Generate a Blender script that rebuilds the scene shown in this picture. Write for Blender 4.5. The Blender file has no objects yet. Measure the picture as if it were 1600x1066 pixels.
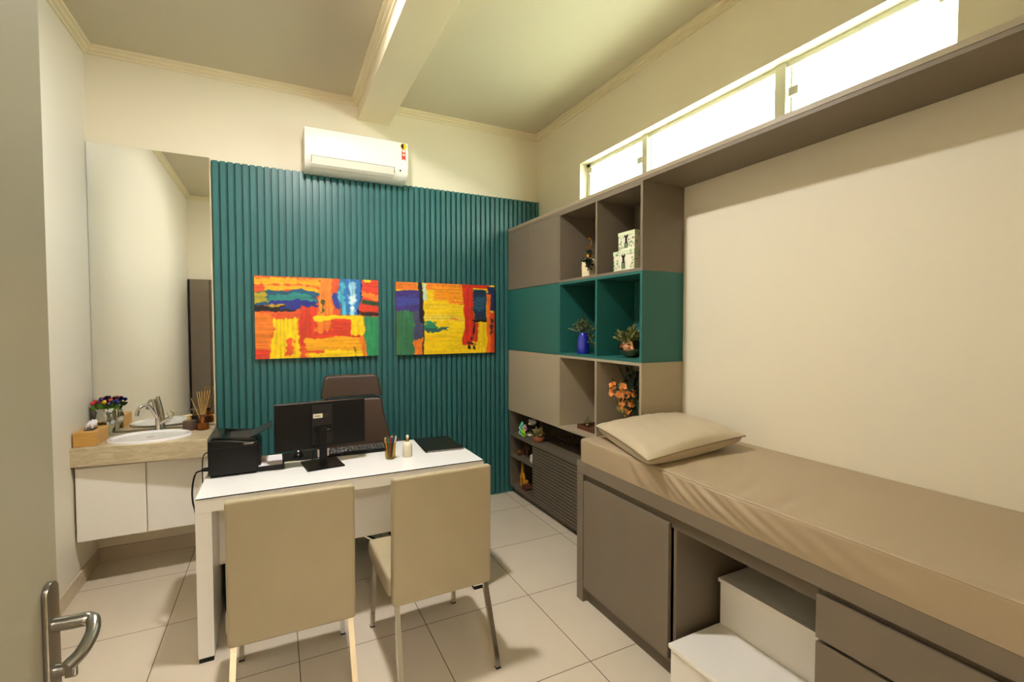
import bpy, bmesh, math, random
import numpy as np
from mathutils import Vector, Matrix
random.seed(7)
scn = bpy.context.scene
COL = scn.collection
PI = math.pi

# ------------------------------------------------------------------ camera
YAW, PITCH, ROLL, FPX = 0.46286, -0.032608, -0.001599, 739.666
def cam_axes():
    cy, sy, cp, sp = math.cos(YAW), math.sin(YAW), math.cos(PITCH), math.sin(PITCH)
    f = Vector((sy * cp, cy * cp, sp)); r = Vector((cy, -sy, 0)); u = r.cross(f)
    c, s = math.cos(ROLL), math.sin(ROLL)
    return c * r + s * u, -s * r + c * u, f
r_, u_, f_ = cam_axes()
cd = bpy.data.cameras.new('camera'); cam = bpy.data.objects.new('camera', cd); COL.objects.link(cam)
cd.sensor_width = 36; cd.lens = FPX / 1600 * 36; cd.clip_start = 0.02
cam.matrix_world = Matrix(((r_.x, u_.x, -f_.x, 0), (r_.y, u_.y, -f_.y, 0), (r_.z, u_.z, -f_.z, 1.545), (0, 0, 0, 1)))
scn.camera = cam

# ------------------------------------------------------------------ world, light levels, exposure
SKY_STRENGTH = 9.5
SUN_STRENGTH = 115.0
LAMP_STRENGTH = 570.0
HALL_FILL_STRENGTH = 24.0
w = bpy.data.worlds.new('sky'); scn.world = w; w.use_nodes = True
nt = w.node_tree; nt.nodes.clear()
wo = nt.nodes.new('ShaderNodeOutputWorld'); bg = nt.nodes.new('ShaderNodeBackground')
bg.inputs[0].default_value = (0.97, 1.0, 0.94, 1); bg.inputs[1].default_value = SKY_STRENGTH
nt.links.new(bg.outputs[0], wo.inputs[0])
scn.view_settings.view_transform = 'Standard'; scn.view_settings.look = 'None'
scn.view_settings.gamma = 1; scn.view_settings.use_curve_mapping = False
scn.view_settings.exposure = 0.92
scn.cycles.max_bounces = 10; scn.cycles.diffuse_bounces = 6
scn.cycles.use_denoising = True
scn.cycles.caustics_reflective = False; scn.cycles.caustics_refractive = False
scn.cycles.sample_clamp_indirect = 6

# ------------------------------------------------------------------ room numbers
XL, XR, YB, H = -1.062, 2.241, 3.94, 3.322
YF = 0.06
ZCB = 3.272
YT = YB - 0.033           # front of the slats
XC = 1.913                # front of the shelving
XK = 1.511                # front of the couch base
SHELF_T, SHELF_B = 2.423, 2.382
Z1, Z2, Z3 = 1.866, 1.323, 0.767
WY0, WY1, WZ0, WZ1 = 0.848, 3.242, 2.432, 2.861
LAMP = (0.30, 2.25)

sl = bpy.data.lights.new('sun', 'SUN'); sl.energy = SUN_STRENGTH; sl.angle = 0.01; sl.color = (1.0, 0.98, 0.90)
so = bpy.data.objects.new('sun', sl); COL.objects.link(so)
so.rotation_euler = Vector((-.45, .25, 1.0)).to_track_quat('Z', 'Y').to_euler()   # high behind the house: lights the garden, not the window
pl = bpy.data.lights.new('window_portal', 'AREA'); pl.shape = 'RECTANGLE'
pl.size = WY1 - WY0; pl.size_y = WZ1 - WZ0; pl.cycles.is_portal = True
po = bpy.data.objects.new('window_portal', pl); COL.objects.link(po)
po.location = (XR + 0.2, (WY0 + WY1) / 2, (WZ0 + WZ1) / 2)
po.rotation_euler = Matrix(((0, 0, 1), (1, 0, 0), (0, 1, 0))).to_euler()   # local -Z points to -X

# ------------------------------------------------------------------ materials
def lin(c):
    return tuple((v / 255 / 12.92 if v <= 10.3 else ((v / 255 + .055) / 1.055) ** 2.4) for v in c)
MATS = {}
def mat(name, rgb, rough=0.5, metal=0.0, bump=0.0, bscale=200, var=0.0, vscale=6, spec=0.5, trans=0.0, coat=0.0, emis=None, estr=0, ior=1.45, alpha=None):
    if name in MATS: return MATS[name]
    m = bpy.data.materials.new(name); m.use_nodes = True
    n = m.node_tree.nodes; L = m.node_tree.links; b = n['Principled BSDF']
    c = lin(rgb) + (1,)
    b.inputs['Base Color'].default_value = c
    b.inputs['Roughness'].default_value = rough; b.inputs['Metallic'].default_value = metal
    b.inputs['Specular IOR Level'].default_value = spec
    b.inputs['IOR'].default_value = ior
    b.inputs['Transmission Weight'].default_value = trans
    b.inputs['Coat Weight'].default_value = coat; b.inputs['Coat Roughness'].default_value = 0.08
    if emis: b.inputs['Emission Color'].default_value = tuple(emis) + (1,); b.inputs['Emission Strength'].default_value = estr
    tc = n.new('ShaderNodeTexCoord')
    if var > 0:
        t = n.new('ShaderNodeTexNoise'); t.inputs['Scale'].default_value = vscale; t.inputs['Detail'].default_value = 4
        L.new(tc.outputs['Object'], t.inputs['Vector'])
        mr = n.new('ShaderNodeMapRange'); mr.inputs[1].default_value = 0.3; mr.inputs[2].default_value = 0.7
        mr.inputs[3].default_value = 1 - var; mr.inputs[4].default_value = 1 + var
        L.new(t.outputs[0], mr.inputs[0])
        mx = n.new('ShaderNodeVectorMath'); mx.operation = 'SCALE'; mx.inputs[0].default_value = c[:3]
        L.new(mr.outputs[0], mx.inputs['Scale']); L.new(mx.outputs[0], b.inputs['Base Color'])
    if bump > 0:
        t = n.new('ShaderNodeTexNoise'); t.inputs['Scale'].default_value = bscale; t.inputs['Detail'].default_value = 3
        L.new(tc.outputs['Object'], t.inputs['Vector'])
        bp = n.new('ShaderNodeBump'); bp.inputs['Strength'].default_value = bump; bp.inputs['Distance'].default_value = 0.002
        L.new(t.outputs[0], bp.inputs['Height']); L.new(bp.outputs[0], b.inputs['Normal'])
    MATS[name] = m
    return m

WALL = mat('wall_paint', (228, 218, 196), 0.55, bump=0.12, bscale=350)
WALLG = mat('wall_paint_satin', (224, 217, 202), 0.38, bump=0.06, bscale=250)
CEIL = mat('ceiling_paint', (196, 187, 164), 0.7, bump=0.1, bscale=300)
TRIM = mat('plaster_moulding', (226, 214, 184), 0.5)
TEAL = mat('teal_lacquer', (50, 104, 104), 0.36, var=0.06, vscale=3, bump=0.05)
TEALC = mat('teal_melamine', (36, 98, 92), 0.5, bump=0.1, bscale=500)
TAUPE = mat('taupe_melamine', (118, 106, 90), 0.5, bump=0.15, bscale=500, var=0.03)
TAUPED = mat('dark_taupe_melamine', (98, 88, 74), 0.55, bump=0.1, bscale=500)
BEIGE = mat('beige_melamine', (166, 152, 129), 0.5, bump=0.1, bscale=500, var=0.02)
GAPSHADE = mat('painted_gap_shade', (38, 32, 26), 0.8)  # dark colour stands in for shade inside gaps and slots
WHITE = mat('white_lacquer', (240, 235, 228), 0.25, coat=0.2)
GLOSSW = mat('glossy_white_top', (246, 243, 242), 0.06, coat=0.3)
GEDGE = mat('dark_glass_edge', (30, 22, 50), 0.2)
WPLAST = mat('white_plastic', (240, 236, 226), 0.35)
CREAM = mat('cream_leatherette', (168, 154, 126), 0.42, bump=0.25, bscale=420, var=0.03)
MATT = mat('taupe_vinyl', (166, 147, 120), 0.4, bump=0.12, bscale=500)
PILL = mat('champagne_vinyl', (186, 171, 146), 0.35, bump=0.12, bscale=420)
BROWN = mat('brown_leather', (62, 44, 34), 0.36, bump=0.3, bscale=300, var=0.05)
BLACK = mat('black_plastic', (9, 8, 8), 0.4, spec=.35, bump=0.05)
BLACKS = mat('black_gloss_plastic', (7, 7, 7), 0.2, spec=.4)
BLACKM = mat('black_matte_plastic', (12, 11, 11), 0.6, spec=.3)
CHROME = mat('chrome', (215, 212, 205), 0.08, metal=1.0)
STEEL = mat('brushed_steel', (150, 146, 138), 0.28, metal=1.0)
GOLD = mat('gold_metal', (214, 160, 60), 0.25, metal=1.0)
COPPER = mat('hammered_rose_metal', (190, 140, 110), 0.12, metal=1.0, bump=0.8, bscale=60)
PORC = mat('white_porcelain', (240, 238, 240), 0.07, coat=0.5)
GLASS = mat('clear_glass', (235, 245, 238), 0.02, trans=1.0)
AMBERG = mat('amber_glass', (200, 150, 90), 0.05, trans=0.85)
LIQ = mat('brown_liquid', (120, 60, 20), 0.1, trans=0.4)
PAPER = mat('paper', (232, 226, 232), 0.8)
YPAPER = mat('yellow_note_paper', (222, 200, 110), 0.8)
GREEN = mat('leaf_green', (58, 84, 40), 0.5, var=0.25, vscale=40)
DGREEN = mat('leaf_dark_green', (32, 52, 34), 0.5, var=0.25, vscale=40)
OLIVE = mat('leaf_olive', (112, 116, 62), 0.5, var=0.2, vscale=40)
SAGE = mat('leaf_sage', (96, 110, 92), 0.5, var=0.2, vscale=40)
ORANGE = mat('petal_orange', (226, 152, 80), 0.6, var=0.15, vscale=40)
BARK = mat('bark', (84, 62, 40), 0.8)
BLUE = mat('cobalt_ceramic', (22, 34, 150), 0.12, coat=0.5)
CERC = mat('cream_ceramic', (222, 206, 168), 0.3, var=0.12, vscale=30)
SILV = mat('mercury_glass', (205, 205, 195), 0.14, metal=1.0, bump=0.3, bscale=30)
TAN = mat('taupe_ceramic', (84, 64, 52), 0.45)
REED = mat('rattan_reed', (206, 158, 82), 0.7)
WALN = mat('walnut_tray_wood', (96, 56, 36), 0.5, var=0.2, vscale=20)
PLUSH = mat('white_plush', (205, 198, 180), 0.9, bump=0.6, bscale=150)
BPLUSH = mat('brown_plush', (86, 48, 34), 0.9, bump=0.6, bscale=150)
TERRA = mat('wicker_terracotta', (140, 82, 52), 0.8, bump=0.6, bscale=90)
YTOY = mat('yellow_toy_plastic', (206, 142, 38), 0.4)
MINT = mat('mint_toy_plastic', (110, 205, 170), 0.3)
LIME = mat('lime_toy_plastic', (160, 220, 50), 0.3)
GREYT = mat('tissue_paper', (226, 222, 228), 0.85, bump=0.3, bscale=60)
DOORM = mat('grey_door_paint', (150, 144, 126), 0.35, bump=0.05, bscale=200)
ALUM = mat('white_window_frame', (216, 214, 196), 0.4)
REDM = mat('red_print', (214, 48, 34), 0.5)
YELM = mat('yellow_print', (244, 196, 20), 0.5)
BLKM = mat('black_print', (16, 12, 12), 0.5)

def wood(name, a, b_, scale=(2, 30, 30), rough=0.45):
    m = bpy.data.materials.new(name); m.use_nodes = True
    n = m.node_tree.nodes; L = m.node_tree.links; b = n['Principled BSDF']
    tc = n.new('ShaderNodeTexCoord'); mp = n.new('ShaderNodeMapping'); mp.inputs['Scale'].default_value = scale
    t = n.new('ShaderNodeTexNoise'); t.inputs['Scale'].default_value = 3; t.inputs['Detail'].default_value = 6; t.inputs['Distortion'].default_value = .6
    cr = n.new('ShaderNodeValToRGB'); cr.color_ramp.elements[0].position = .35; cr.color_ramp.elements[1].position = .65
    cr.color_ramp.elements[0].color = lin(a) + (1,); cr.color_ramp.elements[1].color = lin(b_) + (1,)
    L.new(tc.outputs['Object'], mp.inputs[0]); L.new(mp.outputs[0], t.inputs['Vector']); L.new(t.outputs[0], cr.inputs[0]); L.new(cr.outputs[0], b.inputs['Base Color'])
    b.inputs['Roughness'].default_value = rough
    return m
BAMBOO = wood('bamboo_box_wood', (186, 136, 62), (206, 160, 86), (4, 4, 60))
STONE = wood('beige_veined_stone', (188, 170, 138), (208, 193, 164), (5, 12, 22), 0.2)

def pane(name, rgb, refl=1.5):
    m = bpy.data.materials.new(name); m.use_nodes = True
    n = m.node_tree.nodes; L = m.node_tree.links; n.remove(n['Principled BSDF'])
    tr = n.new('ShaderNodeBsdfTransparent'); tr.inputs[0].default_value = lin(rgb) + (1,)
    gl = n.new('ShaderNodeBsdfGlossy'); gl.inputs['Roughness'].default_value = .02
    fr = n.new('ShaderNodeFresnel'); fr.inputs[0].default_value = refl
    mx = n.new('ShaderNodeMixShader'); gm = n.new('ShaderNodeNewGeometry'); iv = n.new('ShaderNodeMath'); iv.operation = 'SUBTRACT'; iv.inputs[0].default_value = 1; L.new(gm.outputs['Backfacing'], iv.inputs[1])
    ml = n.new('ShaderNodeMath'); ml.operation = 'MULTIPLY'; L.new(fr.outputs[0], ml.inputs[0]); L.new(iv.outputs[0], ml.inputs[1]); L.new(ml.outputs[0], mx.inputs[0]); L.new(tr.outputs[0], mx.inputs[1]); L.new(gl.outputs[0], mx.inputs[2])
    L.new(mx.outputs[0], n['Material Output'].inputs[0]); return m
PANE = pane('window_glass', (244, 252, 248))
THINGLASS = pane('thin_clear_glass', (236, 242, 232))
AMBERT = pane('thin_amber_glass', (236, 196, 140))
TUMBLER = pane('thin_yellow_glass', (240, 228, 176))
def floor_mat():
    m = bpy.data.materials.new('porcelain_floor_tiles'); m.use_nodes = True
    n = m.node_tree.nodes; L = m.node_tree.links; b = n['Principled BSDF']
    tc = n.new('ShaderNodeTexCoord'); sp = n.new('ShaderNodeSeparateXYZ'); L.new(tc.outputs['Object'], sp.inputs[0])
    def M(op, a, bb=None):
        k = n.new('ShaderNodeMath'); k.operation = op
        for i, v in enumerate((a, bb)):
            if v is None: continue
            if isinstance(v, (int, float)): k.inputs[i].default_value = v
            else: L.new(v, k.inputs[i])
        return k.outputs[0]
    S = 0.599
    def edge(o, off):
        f = M('FRACT', M('DIVIDE', M('ADD', o, 60 * S - off), S))
        return M('MINIMUM', f, M('SUBTRACT', 1.0, f))
    ex = edge(sp.outputs[0], -0.526); ey = edge(sp.outputs[1], 2.344)
    d = M('MINIMUM', ex, ey)
    line = M('LESS_THAN', d, 0.0034)
    def cell(o, off): return M('FLOOR', M('DIVIDE', M('ADD', o, 60 * S - off), S))
    cv = n.new('ShaderNodeCombineXYZ'); L.new(cell(sp.outputs[0], -0.526), cv.inputs[0]); L.new(cell(sp.outputs[1], 2.344), cv.inputs[1])
    wn = n.new('ShaderNodeTexWhiteNoise'); L.new(cv.outputs[0], wn.inputs[0])
    ns = n.new('ShaderNodeTexNoise'); ns.inputs['Scale'].default_value = 5; ns.inputs['Detail'].default_value = 6; L.new(tc.outputs['Object'], ns.inputs['Vector'])
    val = M('ADD', M('MULTIPLY', wn.outputs[0], 0.05), M('MULTIPLY', ns.outputs[0], 0.12))
    sc = M('ADD', val, 0.90)
    v = n.new('ShaderNodeVectorMath'); v.operation = 'SCALE'; v.inputs[0].default_value = lin((208, 195, 176)); L.new(sc, v.inputs['Scale'])
    mx = n.new('ShaderNodeMixRGB'); L.new(line, mx.inputs[0]); L.new(v.outputs[0], mx.inputs[1]); mx.inputs[2].default_value = lin((92, 68, 48)) + (1,)
    L.new(mx.outputs[0], b.inputs['Base Color'])
    L.new(M('ADD', M('MULTIPLY', line, 0.5), 0.14), b.inputs['Roughness'])
    return m
FLOOR = floor_mat()

# ------------------------------------------------------------------ object helpers
BASE = {}
def tag(o, label=None, cat=None, group=None, kind=None):
    if label: o['label'] = label
    if cat: o['category'] = cat
    if group: o['group'] = group
    if kind: o['kind'] = kind
    return o
def thing(name, label, cat, loc=(0, 0, 0), rz=0, group=None):
    o = bpy.data.objects.new(name, None); COL.objects.link(o); o.location = loc; o.rotation_euler = (0, 0, rz)
    o.empty_display_size = 0.05
    BASE[o.name] = Vector(loc) if rz == 0 else Vector((0, 0, 0))
    return tag(o, label, cat, group)
def obj(name, bm, m, parent=None, smooth=False, label=None):
    me = bpy.data.meshes.new(name)
    if parent is not None:
        b = BASE.get(parent.name, Vector((0, 0, 0)))
        bmesh.ops.translate(bm, verts=bm.verts, vec=-b)
    bm.to_mesh(me); bm.free()
    for mm in (m if isinstance(m, (list, tuple)) else [m]): me.materials.append(mm)
    if smooth:
        for p in me.polygons: p.use_smooth = True
        try: me.set_sharp_from_angle(angle=math.radians(38))
        except Exception: pass
    o = bpy.data.objects.new(name, me); COL.objects.link(o)
    if parent is not None:
        o.parent = parent; BASE[o.name] = BASE.get(parent.name, Vector((0, 0, 0)))
    else: BASE[o.name] = Vector((0, 0, 0))
    if label: o['label'] = label
    return o
def struct(name, bm, m, smooth=False):
    o = obj(name, bm, m, None, smooth); o['kind'] = 'structure'; return o
def single(name, bm, m, label, cat, group=None, smooth=False, loc=None):
    """a thing that is one mesh; origin at loc"""
    loc = Vector(loc) if loc is not None else Vector((0, 0, 0))
    bmesh.ops.translate(bm, verts=bm.verts, vec=-loc)
    o = obj(name, bm, m, None, smooth); o.location = loc; BASE[o.name] = loc
    return tag(o, label, cat, group)
def copy_tree(root, label=None, loc=None, rz=None):
    c = root.copy(); COL.objects.link(c)
    if label: c['label'] = label
    if loc is not None: c.location = loc
    if rz is not None: c.rotation_euler = (0, 0, rz)
    BASE[c.name] = BASE.get(root.name, Vector((0, 0, 0)))
    for ch in [x for x in COL.objects if x.parent == root]:
        d = ch.copy(); COL.objects.link(d); d.parent = c
        for g in [x for x in COL.objects if x.parent == ch]:
            e = g.copy(); COL.objects.link(e); e.parent = d
    return c

# ------------------------------------------------------------------ shape helpers
def B(): return bmesh.new()
def merge(bm, other):
    me = bpy.data.meshes.new('tmp'); other.to_mesh(me); other.free(); bm.from_mesh(me); bpy.data.meshes.remove(me); return bm
def box(x0, x1, y0, y1, z0, z1, bev=0.0, seg=2, bm=None, mi=0):
    b = bmesh.new()
    bmesh.ops.create_cube(b, size=1)
    for v in b.verts:
        v.co = Vector((x0 + (v.co.x + .5) * (x1 - x0), y0 + (v.co.y + .5) * (y1 - y0), z0 + (v.co.z + .5) * (z1 - z0)))
    if bev > 0:
        bmesh.ops.bevel(b, geom=list(b.edges), offset=min(bev, .49 * min(abs(x1 - x0), abs(y1 - y0), abs(z1 - z0))), segments=seg, profile=0.6, affect='EDGES')
    for f in b.faces: f.material_index = mi
    return b if bm is None else merge(bm, b)
def xform(b, M):
    bmesh.ops.transform(b, matrix=M, verts=b.verts); return b
def prism(pts, axis, a0, a1, bev=0.0, seg=3, bm=None):
    """polygon pts in the plane across `axis`, extruded from a0 to a1"""
    b = bmesh.new()
    def P(p, t):
        return {'x': (t, p[0], p[1]), 'y': (p[0], t, p[1]), 'z': (p[0], p[1], t)}[axis]
    lo = [b.verts.new(P(p, a0)) for p in pts]; hi = [b.verts.new(P(p, a1)) for p in pts]
    b.faces.new(lo); b.faces.new(list(reversed(hi)))
    n = len(pts)
    for i in range(n): b.faces.new((lo[(i + 1) % n], lo[i], hi[i], hi[(i + 1) % n]))
    bmesh.ops.recalc_face_normals(b, faces=b.faces)
    if bev > 0:
        es = [e for e in b.edges if abs(e.verts[0].co['xyz'.index(axis)] - e.verts[1].co['xyz'.index(axis)]) < 1e-6]
        bmesh.ops.bevel(b, geom=es, offset=bev, segments=seg, profile=0.6, affect='EDGES')
    return b if bm is None else merge(bm, b)
def lathe(prof, cx=0, cy=0, n=28, sx=1, sy=1, bm=None, caps=True):
    b = bmesh.new(); rings = []
    for r, z in prof:
        rings.append([b.verts.new((cx + sx * r * math.cos(2 * PI * i / n), cy + sy * r * math.sin(2 * PI * i / n), z)) for i in range(n)])
    for a, c in zip(rings, rings[1:]):
        for i in range(n): b.faces.new((a[i], a[(i + 1) % n], c[(i + 1) % n], c[i]))
    if caps:
        b.faces.new(list(reversed(rings[0]))); b.faces.new(rings[-1])
    bmesh.ops.recalc_face_normals(b, faces=b.faces)
    return b if bm is None else merge(bm, b)
def tube(pts, r, n=8, bm=None, square=False):
    b = bmesh.new(); pts = [Vector(p) for p in pts]; rings = []
    rad = r if isinstance(r, (list, tuple)) else [r] * len(pts)
    if square: n = 4
    for i, p in enumerate(pts):
        t = (pts[min(i + 1, len(pts) - 1)] - pts[max(i - 1, 0)]).normalized()
        a = Vector((0, 0, 1)) if abs(t.z) < .9 else Vector((1, 0, 0))
        if square and abs(t.z) >= .7: a = Vector((1, 0, 0))
        s = t.cross(a).normalized(); u = s.cross(t).normalized(); ring = []
        for k in range(n):
            an = 2 * PI * (k + (.5 if square else 0)) / n; q = rad[i] * (1.414 if square else 1)
            ring.append(b.verts.new(p + q * (math.cos(an) * s + math.sin(an) * u)))
        rings.append(ring)
    for a, c in zip(rings, rings[1:]):
        for i in range(n): b.faces.new((a[i], a[(i + 1) % n], c[(i + 1) % n], c[i]))
    b.faces.new(list(reversed(rings[0]))); b.faces.new(rings[-1])
    bmesh.ops.recalc_face_normals(b, faces=b.faces)
    return b if bm is None else merge(bm, b)
def smoothpath(pts, k=6):
    pts = [Vector(p) for p in pts]; out = []
    for i in range(len(pts) - 1):
        p0 = pts[max(i - 1, 0)]; p1 = pts[i]; p2 = pts[i + 1]; p3 = pts[min(i + 2, len(pts) - 1)]
        for j in range(k):
            t = j / k
            out.append(.5 * ((2 * p1) + (-p0 + p2) * t + (2 * p0 - 5 * p1 + 4 * p2 - p3) * t * t + (-p0 + 3 * p1 - 3 * p2 + p3) * t ** 3))
    out.append(pts[-1]); return out
def ball(c, r, sx=1, sy=1, sz=1, bm=None, sub=2):
    b = bmesh.new(); bmesh.ops.create_icosphere(b, subdivisions=sub, radius=r)
    for v in b.verts: v.co = Vector((c[0] + v.co.x * sx, c[1] + v.co.y * sy, c[2] + v.co.z * sz))
    return b if bm is None else merge(bm, b)
def leaf(b, p, d, L, W, mi=0):
    d = Vector(d).normalized(); a = Vector((random.uniform(-1, 1), random.uniform(-1, 1), random.uniform(-1, 1)))
    s = d.cross(a).normalized() * W; n_ = s.cross(d).normalized() * L * .15; p = Vector(p)
    v = [b.verts.new(p), b.verts.new(p + d * L * .35 + s * .5), b.verts.new(p + d * L * .75 + s * .38 - n_ * .6), b.verts.new(p + d * L - n_ * 1.4),
         b.verts.new(p + d * L * .75 - s * .38 - n_ * .6), b.verts.new(p + d * L * .35 - s * .5), b.verts.new(p + d * L * .4 - n_ * .9)]
    for i in range(1, 6):
        f = b.faces.new((v[6], v[i], v[i + 1 if i < 5 else 5])) if i < 5 else None
        if f: f.material_index = mi
    f = b.faces.new((v[6], v[0], v[1])); f.material_index = mi
    f = b.faces.new((v[6], v[5], v[0])); f.material_index = mi
def bush(center, base, n, spread, L, W, up=0.5, bm=None, stems=None, nm=1, lim=None):
    """leaves on short stems that leave `base` for points round `center`"""
    b = bmesh.new() if bm is None else bm
    c = Vector(center); base = Vector(base)
    for _ in range(n):
        tip = c + Vector((random.gauss(0, spread[0]), random.gauss(0, spread[1]), random.gauss(0, spread[2])))
        if lim: tip = Vector((min(max(tip.x, lim[0]), lim[1]), min(max(tip.y, lim[2]), lim[3]), min(tip.z, lim[4])))
        if stems is not None: tube([base, (base + tip) / 2 + Vector((0, 0, .01)), tip], .0012, 4, bm=stems)
        for k in range(6):
            q = base.lerp(tip, .5 + .5 * k / 5)
            dd = (tip - base).normalized() + Vector((random.uniform(-1, 1), random.uniform(-1, 1), random.uniform(-.6, 1) * up))
            leaf(b, q, dd, L * random.uniform(.7, 1.2), W, random.randrange(nm))
    return b

# ================================================================== THE SETTING
YH = -1.9   # the corridor behind the open door
b = box(XL - .12, XR + .22, YF - .12, YB + .12, -.08, 0); struct('floor', b, FLOOR)
struct('floor', box(-1.3, 1.5, YH, YF - .12, -.08, 0), FLOOR)
struct('ceiling', box(XL - .12, XR + .22, YF - .12, YB + .12, H, H + .08), CEIL)
struct('ceiling', box(-1.3, 1.5, YH, YF - .12, 2.6, 2.68), CEIL)
struct('wall_back', box(XL - .12, XR + .22, YB, YB + .12, 0, H), WALL)
struct('wall_left', box(XL - .12, XL, YF - .12, YB, 0, H), WALLG)
b = box(XR, XR + .2, YF, YB, 0, WZ0)
box(XR, XR + .2, YF, YB, WZ1, H, bm=b); box(XR, XR + .2, YF, WY0, WZ0, WZ1, bm=b); box(XR, XR + .2, WY1, YB, WZ0, WZ1, bm=b)
struct('wall_right', b, WALL)
DX0, DX1, DZ = -.45, .46, 2.13
b = box(XL, DX0, YF - .12, YF, 0, H); box(DX1, XR + .2, YF - .12, YF, 0, H, bm=b); box(DX0, DX1, YF - .12, YF, DZ, H, bm=b)
struct('wall_front', b, WALL)
b = box(-1.42, -1.3, YH, YF - .12, 0, 2.6); box(1.5, 1.62, YH, YF - .12, 0, 2.6, bm=b); box(-1.42, 1.62, YH - .12, YH, 0, 2.6, bm=b)
struct('wall_corridor', b, WALL)

# beam across the ceiling and the stepped cornice round both bays
BX0, BX1, BZ = .606, .849, 3.169
struct('trim_1', box(BX0, BX1, YF, YB, BZ, H), TRIM)
def cornice(x0, x1, y0, y1):
    prof = [(0, 0), (.012, 0), (.012, .015), (.030, .017), (.030, .032), (.050, .034), (.050, .0505)]
    b = bmesh.new(); rings = []
    for (o, h) in prof + [(0, .0505)]:
        z = ZCB + min(h, .0498)
        rings.append([b.verts.new(v) for v in ((x0 + o, y0 + o, z), (x1 - o, y0 + o, z), (x1 - o, y1 - o, z), (x0 + o, y1 - o, z))])
    for a, c in zip(rings, rings[1:]):
        for i in range(4): b.faces.new((a[i], a[(i + 1) % 4], c[(i + 1) % 4], c[i]))
    bmesh.ops.recalc_face_normals(b, faces=b.faces)
    return b
struct('trim_2', cornice(XL, BX0, YF, YB), TRIM)
struct('trim_3', cornice(BX1, XR, YF, YB), TRIM)
SKIRT = mat('tile_skirting', (196, 180, 156), 0.25)
struct('baseboard_left', box(XL, XL + .012, YF, YB, 0, .092, .002), SKIRT)
struct('baseboard_back', box(XL + .012, -.385, YB - .012, YB, 0, .092, .002), SKIRT)

# high window in the right wall
win = struct('window_1', (lambda b: b)(box(XR + .07, XR + .13, WY0, WY1, WZ1 - .028, WZ1, .002)), ALUM)
wb = bmesh.new()
box(XR + .07, XR + .13, WY0, WY1, WZ0, WZ0 + .028, .002, bm=wb)
box(XR + .07, XR + .13, WY0, WY0 + .03, WZ0, WZ1, .002, bm=wb); box(XR + .07, XR + .13, WY1 - .045, WY1, WZ0, WZ1, .002, bm=wb)
obj('frame_rail', wb, ALUM, win)
for ya, yb_ in ((2.511, 2.58), (1.523, 1.601)):
    mb = box(XR + .06, XR + .13, ya + .02, yb_, WZ0, WZ1, .003); box(XR + .085, XR + .10, ya, ya + .012, WZ0, WZ1, .002, bm=mb)
    obj('mullion', mb, ALUM, win)
for ya, yb_ in ((WY0 + .03, 1.523), (1.601, 2.511), (2.58, WY1 - .045)):
    obj('glass_pane', box(XR + .098, XR + .103, ya, yb_, WZ0 + .028, WZ1 - .028), PANE, win)
for y, z in ((1.50, 2.70), (.905, 2.80), (2.60, 2.70), (WY1 - .06, 2.80)):
    obj('latch', box(XR + .055, XR + .095, y - .025, y + .025, z - .022, z + .022, .004), ALUM, win)

# open door in the left foreground
def door():
    hinge = Vector((-.418, YF + .012, 0)); free = Vector((-.315, .98, 0))
    L = (free - hinge).length; ang = math.atan2(free.y - hinge.y, free.x - hinge.x)
    # local: x along the leaf, -y is the room side (+x of the room), origin at the hinge on the face
    M = Matrix.Translation(hinge) @ Matrix.Rotation(ang, 4, 'Z')
    leafm = xform(box(0, L, 0, .036, .008, 2.115, .0025), M)
    d = struct('door_1', leafm, DOORM)
    def part(name, b, m, parent=d, smooth=True): return obj(name, xform(b, M), m, parent, smooth)
    hx = L - .030; hz = 1.088
    pr = []
    for i in range(24):
        a = 2 * PI * i / 24; pr.append((hx + .017 * math.cos(a), hz - .035 + (.085 if math.sin(a) > 0 else -.115) + .017 * math.sin(a)))
    pl_ = part('handle_plate', prism(pr, 'y', -.008, 0, .002, 2), STEEL)
    path = smoothpath([(hx, -.004, hz), (hx, -.03, hz), (hx, -.052, hz), (hx - .010, -.060, hz - .003), (hx - .028, -.064, hz - .012), (hx - .050, -.060, hz - .024), (hx - .066, -.050, hz - .032)], 5)
    part('handle_lever', tube(path, [.0105] * 10 + [.009] * (len(path) - 10), 12), STEEL)
    lk = part('lock_cylinder', tube([(hx, 0, hz - .072), (hx, -.02, hz - .072)], .010, 16), STEEL)
    part('lock_thumbturn', box(hx - .004, hx + .004, -.034, -.019, hz - .086, hz - .058, .002), STEEL, lk)
    part('latch_plate', box(L - .0006, L + .0012, .008, .028, hz - .12, hz + .05), STEEL)
door()
fb = box(DX0 - .06, DX0, YF, YF + .012, 0, DZ + .06, .002); box(DX1, DX1 + .06, YF, YF + .012, 0, DZ + .06, .002, bm=fb); box(DX0, DX1, YF, YF + .012, DZ, DZ + .06, .002, bm=fb)
struct('trim_4', fb, DOORM)

# ================================================================== CEILING LAMP AND ADDED CORRIDOR FILL
EM = mat('lamp_diffuser', (255, 246, 226), 0.4, emis=(1.0, .965, .92), estr=LAMP_STRENGTH)
EMH = mat('corridor_fill_diffuser', (255, 246, 226), 0.4, emis=(1.0, .965, .92), estr=HALL_FILL_STRENGTH)
t = thing('ceiling_light', 'square white ceiling light over the desk, left of the beam', 'lamp', (LAMP[0], LAMP[1], H))
b = box(LAMP[0] - .085, LAMP[0] + .085, LAMP[1] - .085, LAMP[1] + .085, H - .018, H, .003); obj('housing', b, WPLAST, t)
obj('diffuser', box(LAMP[0] - .07, LAMP[0] + .07, LAMP[1] - .07, LAMP[1] + .07, H - .0215, H - .0181), EM, t)
t = thing('ceiling_light', 'wide white fill light added unseen in the corridor outside the door', 'lamp', (.1, -.9, 2.6))  # unseen lamp added to brighten the chair and desk fronts
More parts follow.
